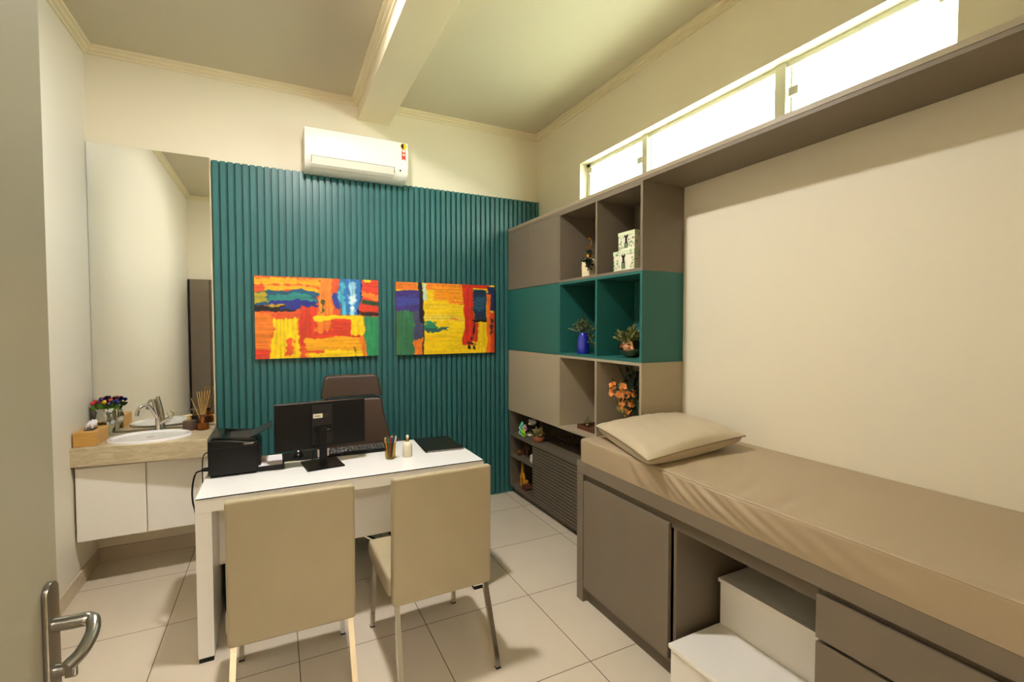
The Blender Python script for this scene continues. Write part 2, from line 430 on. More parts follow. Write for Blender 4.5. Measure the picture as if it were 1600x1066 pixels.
obj('housing', box(-.25, .45, -1.2, -.6, 2.58, 2.6, .003), WPLAST, t)
obj('diffuser', box(-.23, .43, -1.18, -.62, 2.5765, 2.5799), EMH, t)

# ================================================================== BACK WALL
# teal slatted panel
b = box(-.385, XR, YB - .009, YB, 0, 2.701)
n = 57; p = (XR + .385) / n
for i in range(n):
    x = -.385 + i * p
    box(x + .0068, x + p - .0068, YT, YB - .008, 0, 2.701, .002, 1, bm=b)
single('slatted_wall_panel', b, TEAL, 'teal panel of vertical slats covering the back wall beside the mirror', 'wall panel', loc=(0, YB, 0))

# mirror
MIR = mat('mirror_silvering', (246, 246, 240), 0.0, metal=1.0)
t = thing('wall_mirror', 'tall frameless mirror above the washbasin, left of the teal slats', 'mirror', (-.73, YB - .01, .85))
obj('mirror_backing', box(XL + .002, -.397, YB - .008, YB - .001, .852, 2.718), ALUM, t)
obj('mirror_glass', box(XL + .002, -.397, YB - .012, YB - .008, .852, 2.718), MIR, t)
obj('edge_strip', box(-.3965, -.391, YB - .013, YB, .852, 2.718), TRIM, t)

# air conditioner
t = thing('air_conditioner', 'white split air conditioner mounted over the teal slats, red ribbon sticker on it', 'air conditioner', (.575, YB, 2.68))
pr = [(YB, 2.985), (3.765, 2.985), (3.742, 2.975), (3.735, 2.94), (3.733, 2.86), (3.738, 2.78), (3.75, 2.735), (3.79, 2.697), (3.86, 2.682), (YB, 2.69)]
obj('housing', prism(pr, 'x', .205, .952, .004, 2), WPLAST, t, True)
fl = [(3.7365, 2.775), (3.7385, 2.775), (3.752, 2.728), (3.772, 2.708), (3.768, 2.705), (3.748, 2.722)]
obj('air_flap', prism([(a - .003, z) for a, z in fl], 'x', .252, .845), mat('ac_flap_plastic', (214, 210, 196), .4), t)
gb = prism([(3.737, 2.779), (3.739, 2.779), (3.739, 2.776), (3.7355, 2.776)], 'x', .25, .847)
box(.2495, .252, 3.733, 3.742, 2.735, 2.779, bm=gb); box(.845, .8475, 3.733, 3.742, 2.735, 2.779, bm=gb)
obj('flap_gap_shade', gb, GAPSHADE, t)  # dark strips painted in for the shade round the flap
obj('sensor_window', box(.886, .898, 3.735, 3.742, 2.752, 2.764, .002), BLACKS, t)
st = obj('round_seal', prism([(.918 + .024 * math.cos(a * PI / 12), 2.945 + .024 * math.sin(a * PI / 12)) for a in range(24)], 'y', 3.7305, 3.736), YELM, t, label='yellow and black round seal')
obj('dark_half', prism([(.918 + .0205 * math.cos(PI / 2 + a * PI / 12), 2.945 + .0205 * math.sin(PI / 2 + a * PI / 12)) for a in range(13)], 'y', 3.7298, 3.7304), BLKM, st)
obj('ribbon', prism([(.904, 2.922), (.932, 2.922), (.932, 2.838), (.918, 2.850), (.904, 2.838)], 'y', 3.7302, 3.7345), REDM, st)
rb = box(.907, .929, 3.7295, 3.7301, 2.905, 2.918)
for k, (za, zb) in enumerate(((2.898, 2.903), (2.872, 2.888))): box(.911, .925, 3.7295, 3.7301, za, zb, bm=rb)
obj('seal_print', rb, mat('seal_white', (240, 235, 225), .6), st)

# paintings
def vnoise(n0, n1, fx, fy, seed):
    rng = np.random.RandomState(seed); gx, gy = int(fx) + 2, int(fy) + 2; g = rng.rand(gy, gx)
    x = np.linspace(0, fx, n0, endpoint=False); y = np.linspace(0, fy, n1, endpoint=False)
    xi, yi = x.astype(int), y.astype(int); xf, yf = x - xi, y - yi
    xf = xf * xf * (3 - 2 * xf); yf = (yf * yf * (3 - 2 * yf))[:, None]
    a = g[np.ix_(yi, xi)]; b_ = g[np.ix_(yi, xi + 1)]; c = g[np.ix_(yi + 1, xi)]; d_ = g[np.ix_(yi + 1, xi + 1)]
    return (a * (1 - xf) + b_ * xf) * (1 - yf) + (c * (1 - xf) + d_ * xf) * yf
def painting(label, x0, x1, z0, z1, base, ops, seed):
    NX, NY = 190, 120
    U, V = np.meshgrid((np.arange(NX) + .5) / NX, (np.arange(NY) + .5) / NY)
    U0, V0 = U, V
    a1 = vnoise(NX, NY, 6, 5, seed + 5) - .5; a2 = vnoise(NX, NY, 6, 5, seed + 6) - .5; a3 = vnoise(NX, NY, 20, 14, seed + 7) - .5
    fadeu = np.clip(np.minimum(U, 1 - U) * 12, 0, 1); fadev = np.clip(np.minimum(V, 1 - V) * 12, 0, 1)
    U = U + (a1 * .045 + a3 * .014) * fadeu; V = V + (a2 * .055 + a3 * .016) * fadev
    img = np.ones((NY, NX, 3)) * np.array(base, float)
    hs = vnoise(NX, NY, 5, 60, seed) - .5; vs = vnoise(NX, NY, 70, 5, seed + 1) - .5; w1 = vnoise(NX, NY, 12, 12, seed + 2) - .5; w2 = vnoise(NX, NY, 40, 30, seed + 3) - .5
    img *= (1 + .12 * hs + .1 * w2)[..., None]
    for i, (u0, u1, v0, v1, col, dr, soft) in enumerate(ops):
        wob = (w1 * .6 + w2 * .4)
        du = np.minimum(U - u0, u1 - U) if True else 0; dv = np.minimum(V - v0, v1 - V)
        edge_u = (hs if dr == 'h' else w2) * (.06 if dr == 'h' else .02) + wob * .02
        edge_v = (vs if dr == 'v' else w2) * (.07 if dr == 'v' else .02) + wob * .03
        if u0 <= 0: du = np.where(U < (u0 + u1) / 2, 1, u1 - U)
        if u1 >= 1: du = np.where(U > (u0 + u1) / 2, 1, U - u0)
        if v0 <= 0: dv = np.where(V < (v0 + v1) / 2, 1, v1 - V)
        if v1 >= 1: dv = np.where(V > (v0 + v1) / 2, 1, V - v0)
        m = np.clip((np.minimum(du + edge_u * soft, dv + edge_v * soft)) / .011 + .5, 0, 1)
        st_ = hs if dr == 'h' else vs
        m = m * np.clip(1.0 + (st_ + .15) * 1.2 * (soft - .6 if soft > .6 else 0), .0, 1)
        c = np.array(col, float)[None, None] * (1 + .20 * st_ + .10 * w2)[..., None]
        img = img * (1 - m[..., None]) + c * m[..., None]
    img = np.clip(img, 4, 252) / 255
    L_ = np.where(img <= .04045, img / 12.92, ((img + .055) / 1.055) ** 2.4)
    t = thing('canvas_painting', label, 'painting', ((x0 + x1) / 2, YT, z0))
    yf = YT - .028
    obj('canvas_block', box(x0, x1, yf + .001, YT - .001, z0, z1, .002), mat('canvas_edge', (150, 60, 30), .8), t)
    bx, by, bz = BASE[t.name]
    vx = np.linspace(x0, x1, NX + 1) - bx; vz = np.linspace(z1, z0, NY + 1) - bz
    relief = np.zeros((NY + 1, NX + 1))
    verts = [(vx[i], yf - by, vz[j]) for j in range(NY + 1) for i in range(NX + 1)]
    faces = [(j * (NX + 1) + i, (j + 1) * (NX + 1) + i, (j + 1) * (NX + 1) + i + 1, j * (NX + 1) + i + 1) for j in range(NY) for i in range(NX)]
    me = bpy.data.meshes.new('painted_face'); me.from_pydata(verts, [], faces)
    ca = me.color_attributes.new('paint', 'FLOAT_COLOR', 'CORNER')
    arr = np.ones((NX * NY, 4, 4)); arr[:, :, :3] = L_.reshape(-1, 1, 3); ca.data.foreach_set('color', arr.ravel())
    m = bpy.data.materials.get('brushed_paint')
    if m is None:
        m = bpy.data.materials.new('brushed_paint'); m.use_nodes = True; n_ = m.node_tree.nodes
        at = n_.new('ShaderNodeVertexColor'); at.layer_name = 'paint'; m.node_tree.links.new(at.outputs[0], n_['Principled BSDF'].inputs['Base Color'])
        n_['Principled BSDF'].inputs['Roughness'].default_value = .5
    me.materials.append(m); o = bpy.data.objects.new('painted_face', me); COL.objects.link(o); o.parent = t
R1, R2, OR, YO, YE = (214, 58, 34), (226, 84, 40), (236, 124, 36), (244, 168, 20), (246, 204, 14)
ops1 = [(0, .5, .02, .09, YO, 'h', 1), (.07, .47, .10, .165, YO, 'h', 1), (0, .465, .165, .36, (24, 84, 116), 'h', .7), (.1, .44, .22, .31, (34, 128, 124), 'h', 1), (.12, .46, .29, .35, (36, 40, 130), 'h', 1),
        (0, .30, .355, .43, (22, 18, 26), 'h', .8), (.22, .47, .34, .40, (32, 40, 130), 'h', 1), (0, .10, .17, .31, (176, 158, 40), 'h', 1.1), (.08, .22, .34, .37, (190, 150, 30), 'h', 1),
        (.485, .60, 0, .46, (236, 132, 44), 'v', .8), (.51, .53, .25, .40, (70, 70, 30), 'v', 1), (.60, .70, 0, .46, R2, 'v', .8), (.60, .67, .20, .37, (40, 60, 150), 'v', 1),
        (.655, .845, 0, .465, (44, 112, 186), 'v', .5), (.665, .71, .03, .46, (76, 178, 200), 'v', .9), (.745, .80, .02, .45, (150, 206, 226), 'v', 1.1), (.83, .845, 0, .46, (26, 36, 110), 'v', .8), (.765, .785, .2, .38, (222, 236, 236), 'v', 1.1),
        (.85, 1, 0, .45, R1, 'h', .3), (.85, .93, 0, .05, YE, 'h', 1), (.85, 1, .17, .25, OR, 'h', .8), (.85, 1, .27, .325, (30, 78, 44), 'h', .8), (.85, 1, .42, .47, (50, 20, 20), 'h', .8),
        (0, .12, .44, 1, OR, 'h', .7), (0, .12, .88, 1, R1, 'h', 1), (.12, .33, .50, 1, YE, 'v', .7), (.235, .285, .77, .97, R2, 'v', 1), (.34, .47, .36, .86, R1, 'v', .5), (.46, .87, .53, .75, R1, 'h', .5), (.47, .60, .51, .66, OR, 'v', 1.1),
        (.45, .88, .465, .52, YE, 'h', .6), (.77, .885, .49, .71, YE, 'v', .6), (.38, .885, .74, 1, YO, 'h', .5), (.42, .885, .92, 1, YE, 'h', .8), (.345, .52, .905, .955, R2, 'h', .8), (.845, .885, .74, 1, OR, 'v', .9),
        (.885, 1, .47, 1, (40, 138, 90), 'v', .4), (.785, .792, .88, .99, (30, 20, 20), 'v', .6)]
ops2 = [(0, .215, 0, .115, OR, 'h', .5), (0, .245, .115, .45, (64, 48, 128), 'h', .4), (.0, .2, .2, .33, (60, 66, 150), 'h', 1), (0, .175, .40, 1, (48, 112, 76), 'v', .7), (.16, .245, .40, .82, (66, 70, 104), 'v', .7),
        (.16, .25, .77, 1, OR, 'v', .8), (.215, .262, 0, .56, (24, 16, 34), 'v', .3), (.243, .254, .55, 1, (24, 16, 34), 'v', .2),
        (.26, .31, 0, .25, (184, 206, 170), 'v', .8), (.30, .67, 0, .10, OR, 'h', .9), (.38, .67, .03, .25, (240, 148, 24), 'h', 1.1), (.53, .68, .24, .29, OR, 'h', 1), (.26, .67, .31, .36, (238, 196, 40), 'h', 1), (.26, .67, .46, .52, (236, 206, 70), 'h', 1),
        (.52, .67, .485, .51, OR, 'h', 1), (.26, .38, .54, .665, (40, 140, 100), 'h', 1), (.26, .49, .62, .668, (44, 96, 96), 'h', 1), (.27, .6, .74, .78, (238, 184, 20), 'h', 1),
        (.665, .765, 0, .885, (206, 44, 24), 'v', .4), (.67, .94, 0, .055, (206, 44, 24), 'h', .3), (.76, .905, .075, .50, (26, 46, 78), 'h', .4), (.77, .89, .2, .35, (34, 82, 108), 'h', 1), (.75, .912, .50, .555, (20, 14, 14), 'h', .5),
        (.91, 1, .02, .36, (28, 40, 84), 'h', .6), (.765, .82, .57, .82, (206, 50, 26), 'v', .5), (.80, .905, .57, 1, YE, 'v', .7), (.905, .955, .15, 1, (232, 104, 24), 'v', .5), (.95, 1, .38, 1, (204, 62, 26), 'v', .7), (.955, .985, .5, .72, (70, 30, 30), 'v', 1),
        (.752, .764, .55, .8, (20, 14, 14), 'v', .5), (.71, .78, .84, .87, (30, 18, 14), 'h', .6), (.715, .735, .85, .95, (30, 18, 14), 'v', .8), (.765, .78, .85, .95, (60, 30, 14), 'v', .8)]
painting('wider abstract painting with light blue stripes, hanging left on the teal slats', -.133, .74, 1.305, 1.908, R2, ops1, 11)
painting('narrower mostly yellow abstract painting with a red stripe, hanging right on the teal slats', .88, 1.760, 1.304, 1.903, YE, ops2, 31)

# ================================================================== WASHBASIN CORNER
CT = .845
t = thing('vanity_cabinet', 'white wall-hung two-door cabinet under the stone washbasin top', 'cabinet', (-.73, YB, .29))
obj('carcass', box(XL + .006, -.392, 3.565, YB, .292, .735, .001), WHITE, t)
for x0, x1 in ((XL + .014, -.722), (-.716, -.394)):
    obj('door', box(x0, x1, 3.545, 3.5645, .290, .718, .002), WHITE, t)
t = thing('stone_countertop', 'beige veined stone washbasin top with deep front edge', 'countertop', (-.73, YB, .737))
b = prism([(XL, YB - .013), (XL, 3.516), (-.389, 3.440), (-.389, YB - .013)], 'z', .737, CT, .002, 1)
obj('stone_slab', b, STONE, t)
t = thing('washbasin', 'oval white porcelain basin set in the stone top', 'washbasin', (-.716, 3.66, CT))
b = lathe([(1.0, CT - .0), (1.0, CT + .006), (.985, CT + .012), (.95, CT + .014), (.90, CT + .010), (.86, CT + .003), (.80, CT + .0025), (.5, CT + .002), (0.02, CT + .0015)], -.716, 3.665, 64, .218, .175)
obj('bowl', b, PORC, t, True)
obj('drain', lathe([(.018, CT + .002), (.018, CT + .0042), (.006, CT + .0046)], -.716, 3.665, 20), CHROME, t, True)
# tap
t = thing('mixer_tap', 'chrome swan-neck tap behind the oval basin', 'tap', (-.716, 3.872, CT))
fx, fy = -.712, 3.872
obj('tap_body', lathe([(.021, CT), (.021, CT + .008), (.0165, CT + .014), (.0165, CT + .085), (.013, CT + .1), (.0001, CT + .104)], fx, fy, 20), CHROME, t, True)
obj('spout', tube(smoothpath([(fx, fy, CT + .08), (fx - .025, fy - .02, CT + .14), (fx - .042, fy - .04, CT + .178), (fx - .066, fy - .06, CT + .184), (fx - .088, fy - .08, CT + .165), (fx - .096, fy - .088, CT + .122)], 6), .0105, 14), CHROME, t, True)
obj('lever', tube([(fx, fy, CT + .045), (fx + .03, fy - .005, CT + .06), (fx + .075, fy - .01, CT + .085)], [.012, .010, .008], 12), CHROME, t, True)
obj('lever_tip', tube([(fx + .045, fy - .008, CT + .118), (fx + .075, fy - .01, CT + .085)], [.006, .007], 10), CHROME, t, True)
obj('spout_riser', tube([(fx, fy, CT + .09), (fx - .012, fy - .004, CT + .16), (fx - .022, fy - .008, CT + .215)], [.015, .0145, .012], 14), CHROME, t, True)
# tissue box
t = thing('tissue_box', 'bamboo tissue box on the left end of the stone top', 'tissue box', (-1.0, 3.63, CT))
b = box(-1.055, -.948, 3.545, 3.765, CT + .001, CT + .082, .002); obj('wooden_box', b, BAMBOO, t)
obj('slot_shade', box(-1.025, -.978, 3.60, 3.71, CT + .0821, CT + .0825), GAPSHADE, t)  # dark sheet stands in for the shade inside the opening
tb = bmesh.new(); bmesh.ops.create_icosphere(tb, subdivisions=3, radius=1)
for v in tb.verts:
    k = .75 + .5 * abs(math.sin(v.co.x * 5 + v.co.z * 3)) * abs(math.cos(v.co.y * 4 + v.co.z * 2))
    v.co = Vector((-1.0 + v.co.x * .024 * k + .012 * v.co.z, 3.655 + v.co.y * .03 * k, CT + .108 + v.co.z * .030 * k))
obj('tissue', tb, GREYT, t)
# silver vase of balls on stems
t = thing('silver_vase', 'wavy silver glass vase by the mirror corner, holding green stems with coloured balls', 'vase', (-.985, 3.85, CT))
cx, cy = -.982, 3.852
prf = [(.030, 0), (.033, .012), (.030, .03), (.046, .065), (.055, .10), (.045, .135), (.04, .155), (.052, .178)]
vb = lathe([(r, CT + z) for r, z in prf], cx, cy, 36, caps=False)
for v in vb.verts:
    a = math.atan2(v.co.y - cy, v.co.x - cx); k = 1 + .10 * math.cos(6 * a + (v.co.z - CT) * 14)
    v.co.x = cx + (v.co.x - cx) * k; v.co.y = cy + (v.co.y - cy) * k
f0 = lathe([(.0295, CT), (.0295, CT + .003)], cx, cy, 24, bm=vb)
obj('vase_body', vb, SILV, t, True)
cols = [(200, 40, 40), (24, 34, 110), (226, 170, 30), (120, 24, 34), (190, 50, 60), (20, 24, 60), (40, 70, 70), (110, 20, 40), (30, 44, 140), (150, 30, 50), (60, 30, 90), (90, 20, 30)]
for i in range(14):
    a = i * 2.4; r = .018 + .05 * math.sqrt((i + .5) / 14) ; x, y, z = cx + r * math.cos(a), cy + min(r * math.sin(a) * .75, .055), CT + .222 - .35 * r + random.uniform(-.006, .01) + .012
    k = thing('coloured_ball_pick', 'small coloured ball on a green stem in the silver vase', 'decoration', (x, y, z), 0, 'coloured ball picks in the silver vase')
    c = cols[i % 12]
    obj('ball', ball((x, y, z), .0125, sub=2), mat('ball_paint_%d' % (i % 12), c, .25), k, True)
    obj('stem', tube([(cx + (x - cx) * .3, cy + (y - cy) * .3, CT + .10), (x, y, z - .01)], .0035, 6), mat('pick_stem_green', (86, 120, 36), .5), k, True)
    lb = bmesh.new()
    for q in range(3): leaf(lb, (cx + (x - cx) * .7, cy + (y - cy) * .7, CT + .165), (x - cx + random.uniform(-.02, .02), (y - cy) * .8 - .01, .05), .04, .018)
    obj('leaf', lb, mat('pick_leaf_green', (92, 132, 40), .5), k)
# soap pump
t = thing('soap_dispenser', 'short taupe soap dispenser with a cream pump, right of the basin', 'soap dispenser', (-.535, 3.80, CT))
sx, sy = -.53, 3.81
obj('bottle', lathe([(.037, CT), (.039, CT + .004), (.039, CT + .058), (.036, CT + .064), (.012, CT + .066)], sx, sy, 28), TAN, t, True)
obj('pump_collar', lathe([(.013, CT + .064), (.013, CT + .082), (.008, CT + .086), (.006, CT + .098)], sx, sy, 18), mat('pump_gold', (206, 176, 110), .3, metal=.6), t, True)
obj('pump_head', tube(smoothpath([(sx + .016, sy, CT + .098), (sx, sy, CT + .100), (sx - .022, sy - .008, CT + .099), (sx - .036, sy - .012, CT + .094)], 4), .006, 10), CERC, t, True)
# reed diffuser
t = thing('reed_diffuser', 'amber glass reed diffuser between soap dispenser and teal slats', 'diffuser', (-.45, 3.79, CT))
dx, dy = -.452, 3.785
obj('glass_bottle', lathe([(.038, CT), (.040, CT + .006), (.038, CT + .03), (.030, CT + .065), (.016, CT + .082), (.014, CT + .092), (.018, CT + .096)], dx, dy, 8), AMBERT, t)
obj('liquid', lathe([(.033, CT + .005), (.034, CT + .012), (.031, CT + .045)], dx, dy, 8), mat('brown_oil', (128, 100, 58), .15), t)
obj('wooden_collar', lathe([(.017, CT + .090), (.017, CT + .104)], dx, dy, 18), WALN, t, True)
for k in range(7):
    a = -2.4 + k * .55; s = .045 + .015 * random.random()
    obj('reed', tube([(dx, dy, CT + .03), (dx + (-.06 if k == 0 else -.04 + k * .014), dy + s * math.sin(a) * .6, CT + (.22 if k == 0 else .262))], .0018, 6), REED, t)

# ================================================================== TALL CUPBOARD BY THE DOOR (seen in the mirror)
t = thing('tall_cupboard', 'tall taupe cupboard left of the doorway, seen in the mirror', 'cupboard', (-.8, YF, 0))
obj('carcass', box(-1.050, -.53, YF + .004, YF + .10, 0, 2.18), GAPSHADE, t)  # painted dark: its bare edge stands in for the shadow gap
obj('door', box(-1.03, -.806, YF + .10, YF + .12, .06, 2.18, .002), TAUPE, t)
obj('door', box(-.798, -.53, YF + .10, YF + .12, .06, 2.18, .002), TAUPE, t)
#--SPLIT--

# ================================================================== DESK
D0, D1, DY0, DY1, DT = -.340, 1.075, 2.528, 3.20, .762
t = thing('desk', 'white desk with a dark-edged glossy top, in front of the teal slats', 'desk', ((D0 + D1) / 2, DY0, 0))
obj('desktop', box(D0, D1, DY0, DY1, .695, DT - .005, .0015), WHITE, t)
gb = box(D0 + .003, D1 - .003, DY0 - .001, DY1 - .002, DT - .0049, DT - .0001)
for f in gb.faces:
    f.material_index = 0 if abs(f.normal.z) > .5 else 1
obj('glass_top', gb, [GLOSSW, GEDGE], t)
for x0, x1, nm in ((D0, D0 + .064, 'l'), (D1 - .064, D1, 'r')):
    sd = obj('side_panel', box(x0, x1, DY0 + .001, DY1 - .01, .022, .6945, .0015), WHITE, t)
    for ya, yb_ in ((DY0 + .003, DY0 + .12), (DY1 - .14, DY1 - .013)): obj('glide_foot', box(x0 + .003, x1 - .003, ya, yb_, 0, .0215, .001), BLACKM, sd)
obj('modesty_panel', box(D0 + .065, D1 - .065, 2.80, 2.82, .325, .6945, .001), WHITE, t)

# computer tower and cables
t = thing('computer_tower', 'black computer tower on the floor under the left end of the desk', 'computer', (-.16, 2.95, 0))
obj('case', box(-.262, -.09, 2.86, 3.18, .012, .41, .004), BLACKM, t)
obj('front_panel', box(-.260, -.092, 2.848, 2.86, .014, .408, .003), BLACKS, t)
for x in (-.25, -.102):
    for ya in (2.87, 3.13): obj('foot', box(x - .008, x + .008, ya, ya + .03, 0, .0118), BLACKM, t)
single('cable', tube(smoothpath([(-.235, 2.84, .005), (-.24, 2.835, .12), (-.225, 2.838, .2), (-.238, 2.83, .3), (-.23, 2.835, .36)], 6), .004, 8), BLACKM,
       'black cable hanging under the desk in front of the computer tower', 'cable', smooth=True)

# laser printer
t = thing('laser_printer', 'black laser printer on the left end of the white desk', 'printer', (-.21, 2.98, DT))
px0, px1, py0, py1 = -.322, -.095, 2.838, 3.12
pr = [(px0, DT + .012), (px1, DT + .012), (px1 - .001, DT + .168), (px1 - .045, DT + .172), (px1 - .12, DT + .186), (px0 + .03, DT + .196), (px0, DT + .19)]
b = prism(pr, 'y', py0, py1, .008, 3)
obj('printer_body', b, BLACK, t, True)
obj('base_foot', box(px0 + .01, px1 - .01, py0 + .012, py1 - .012, DT + .0005, DT + .0125), BLACKM, t)
rimb = bmesh.new()
for (y0, y1) in ((py0 + .004, py0 + .03), (py1 - .03, py1 - .004)):
    prism([(px0 + .01, DT + .188), (px1 - .05, DT + .168), (px1 - .005, DT + .172), (px1 - .02, DT + .188), (px0 + .03, DT + .206)], 'y', y0, y1, .003, 2, bm=rimb)
prism([(px0 + .006, DT + .186), (px0 + .075, DT + .186), (px0 + .06, DT + .206), (px0 + .018, DT + .205)], 'y', py0 + .01, py1 - .01, .003, 2, bm=rimb)
obj('top_cover', rimb, BLACKS, t, True)
obj('output_slope', prism([(px0 + .07, DT + .186), (px1 - .02, DT + .174), (px1 - .02, DT + .186), (px0 + .07, DT + .1885)], 'y', py0 + .031, py1 - .031), mat('printer_tray_grey', (44, 41, 36), .5), t)
fl = box(0, .115, py0 + .045, py1 - .055, -.0025, .0025, .001)
M = Matrix.Translation((px1 - .035, 0, DT + .188)) @ Matrix.Rotation(-.42, 4, 'Y')
obj('paper_stop_flap', xform(fl, M), mat('smoked_plastic', (34, 34, 34), .3), t)
obj('control_strip', box(px1 - .065, px1 - .02, py0 - .0015, py0 + .004, DT + .160, DT + .168, .001), STEEL, t)
obj('side_seam', box(px0 + .006, px1 - .004, py0 - .0008, py0 + .001, DT + .150, DT + .1525), mat('seam_dark', (30, 30, 30), .4), t)
tr = box(px1, px1 + .125, py0 + .02, py1 - .02, DT + .0008, DT + .012, .002); box(px1, px1 + .125, py0 + .018, py0 + .024, DT + .001, DT + .028, .002, bm=tr); box(px1, px1 + .125, py1 - .024, py1 - .018, DT + .001, DT + .028, .002, bm=tr)
box(px1 + .119, px1 + .127, py0 + .03, py1 - .03, DT + .001, DT + .032, .002, bm=tr)
pt = obj('paper_tray', tr, BLACK, t)
ps = obj('paper_stack', box(px1 + .001, px1 + .117, py0 + .028, py1 - .028, DT + .0122, DT + .027, .0005), PAPER, pt)
obj('front_corner', prism([(px1 - .002, DT + .02), (px1 + .012, DT + .03), (px1 + .012, DT + .14), (px1 - .002, DT + .165)], 'y', py0 + .05, py1 - .004, .003, 2), BLACK, t)
single('note_sheet', box(.036, .075, 2.99, 3.155, DT + .0001, DT + .0006), YPAPER, 'pale yellow note sheet on the desk between printer and mouse pad', 'paper', loc=(.055, 3.07, DT))
# printer leads
obj('power_plug', tube([(px0 + .01, 2.86, DT + .045), (px0 - .018, 2.862, DT + .045), (px0 - .03, 2.862, DT + .041)], [.013, .010, .006], 10), BLACKM, t, True)
cb = tube(smoothpath([(px0 - .03, 2.862, DT + .041), (px0 - .055, 2.86, DT + .03), (px0 - .068, 2.85, DT - .03), (px0 - .066, 2.83, DT - .10), (px0 - .045, 2.80, DT - .2), (px0 - .038, 2.80, .35), (px0 - .04, 2.86, .15), (px0 - .036, 2.88, .02), (px0 + .0, 2.95, .006), (-.26, 3.3, .006), (-.2, 3.8, .006)], 8), .0042, 8)
single('power_cable', cb, BLACKM, 'thick black printer power cable drooping beside the left end of the desk', 'cable', smooth=True)
cb = tube(smoothpath([(px0 + .006, 2.875, DT + .125), (px0 - .012, 2.88, DT + .125), (px0 - .026, 2.89, DT + .10), (px0 - .031, 2.90, DT + .03), (px0 - .030, 2.90, DT - .04), (px0 - .03, 2.95, DT - .2), (px0 - .028, 3.1, .3), (-.33, 3.25, .006), (-.26, 3.5, .006)], 8), .0026, 8)
single('data_cable', cb, BLACKM, 'thin black data cable running down from the upper back of the printer', 'cable', smooth=True)

# monitor
t = thing('computer_monitor', 'black flat computer monitor on the desk seen from behind', 'monitor', (.222, 2.87, DT), math.radians(7))
def mm(b): return b
obj('rear_shell', box(-.241, .241, -.022, .014, .098, .358, .006, 3), BLACK, t)
obj('screen', box(-.236, .236, .0141, .0155, .105, .352), BLACKS, t)
obj('vent_ridge', box(-.055, .055, -.030, -.0218, .12, .34, .003), mat('monitor_panel', (22, 20, 19), .45), t)
obj('port_cover', box(-.05, .05, -.034, -.0301, .185, .225, .002), BLACKM, t)
pb = bmesh.new()
for k in range(5): box(-.012 + k * .011, -.006 + k * .011, -.0350, -.0339, .196, .203, bm=pb)
obj('port_sockets', pb, STEEL, t)
obj('label_sticker', box(-.048, .002, -.0312, -.0302, .268, .292, .0003), mat('sticker_white', (222, 214, 190), .5), t, label='white printed sticker')
obj('sticker_print', box(-.040, -.008, -.0316, -.0313, .277, .2805), BLKM, t)
obj('dark_sticker', box(.006, .036, -.0310, -.0302, .270, .290), mat('sticker_dark', (46, 42, 38), .4), t)
obj('stand_neck', box(-.021, .021, -.050, -.030, .006, .215, .004), BLACK, t)
obj('cable_clip', box(-.030, .030, -.046, -.036, .052, .092, .003), mat('clip_grey', (176, 168, 156), .4), t)
obj('stand_base', box(-.098, .098, -.125, .085, .0005, .0085, .003), BLACK, t)
obj('base_hinge', lathe([(.018, .008), (.018, .014), (.008, .017)], 0, -.05, 20), BLACK, t, True)
obj('monitor_lead', tube(smoothpath([(-.03, -.035, .2), (-.035, -.045, .15), (-.052, -.04, .07), (-.06, -.03, .02), (-.062, -.01, .008)], 6), .0024, 8), BLACKM, t, True)

# mouse, pad, keyboard
single('mouse_pad', prism([(.018, 3.02), (.03, 3.0), (.20, 2.985), (.215, 3.0), (.235, 3.19), (.22, 3.2), (.05, 3.2), (.035, 3.19)], 'z', DT + .0001, DT + .0032), BLACKM, 'black mouse pad left of the monitor stand', 'mouse pad', loc=(.12, 3.1, DT))
t = thing('computer_mouse', 'black mouse on the mouse pad', 'mouse', (.108, 3.10, DT + .0032))
mb = ball((0.108, 3.10, DT + .004), 1, .034, .058, .034, sub=3)
for v in mb.verts:
    if v.co.z < DT + .0036: v.co.z = DT + .0036
obj('mouse_shell', mb, BLACK, t, True)
obj('scroll_wheel', tube([(.104, 3.072, DT + .034), (.112, 3.072, DT + .034)], .006, 12), STEEL, t)
t = thing('keyboard', 'black keyboard behind the monitor stand', 'keyboard', (.44, 3.05, DT), math.radians(-1.5))
obj('key_tray', prism([(-.07, .0006), (.07, .0006), (.07, .020), (-.07, .012)], 'x', -.215, .215, .002, 2), BLACK, t)
kr = random.Random(3)
for r in range(5):
    kb = bmesh.new(); x = -.206
    while x < .20:
        wd = .0165 if kr.random() > .15 else .026
        y = -.052 + r * .0235; z = .0128 + (y + .07) / .14 * .008
        box(x, x + wd, y, y + .019, z, z + .006, .002, 1, bm=kb); x += wd + .003
    obj('key_row', kb, mat('keycap', (30, 28, 27), .45), t)
lg = bmesh.new()
for r in range(5):
    for k in range(18):
        y = -.052 + r * .0235; z = .0128 + (y + .07) / .14 * .008 + .0061; x = -.20 + k * .0222
        box(x, x + .006, y + .010, y + .014, z, z + .0003, bm=lg)
obj('key_legends', lg, mat('key_legend', (170, 160, 140), .5), t)

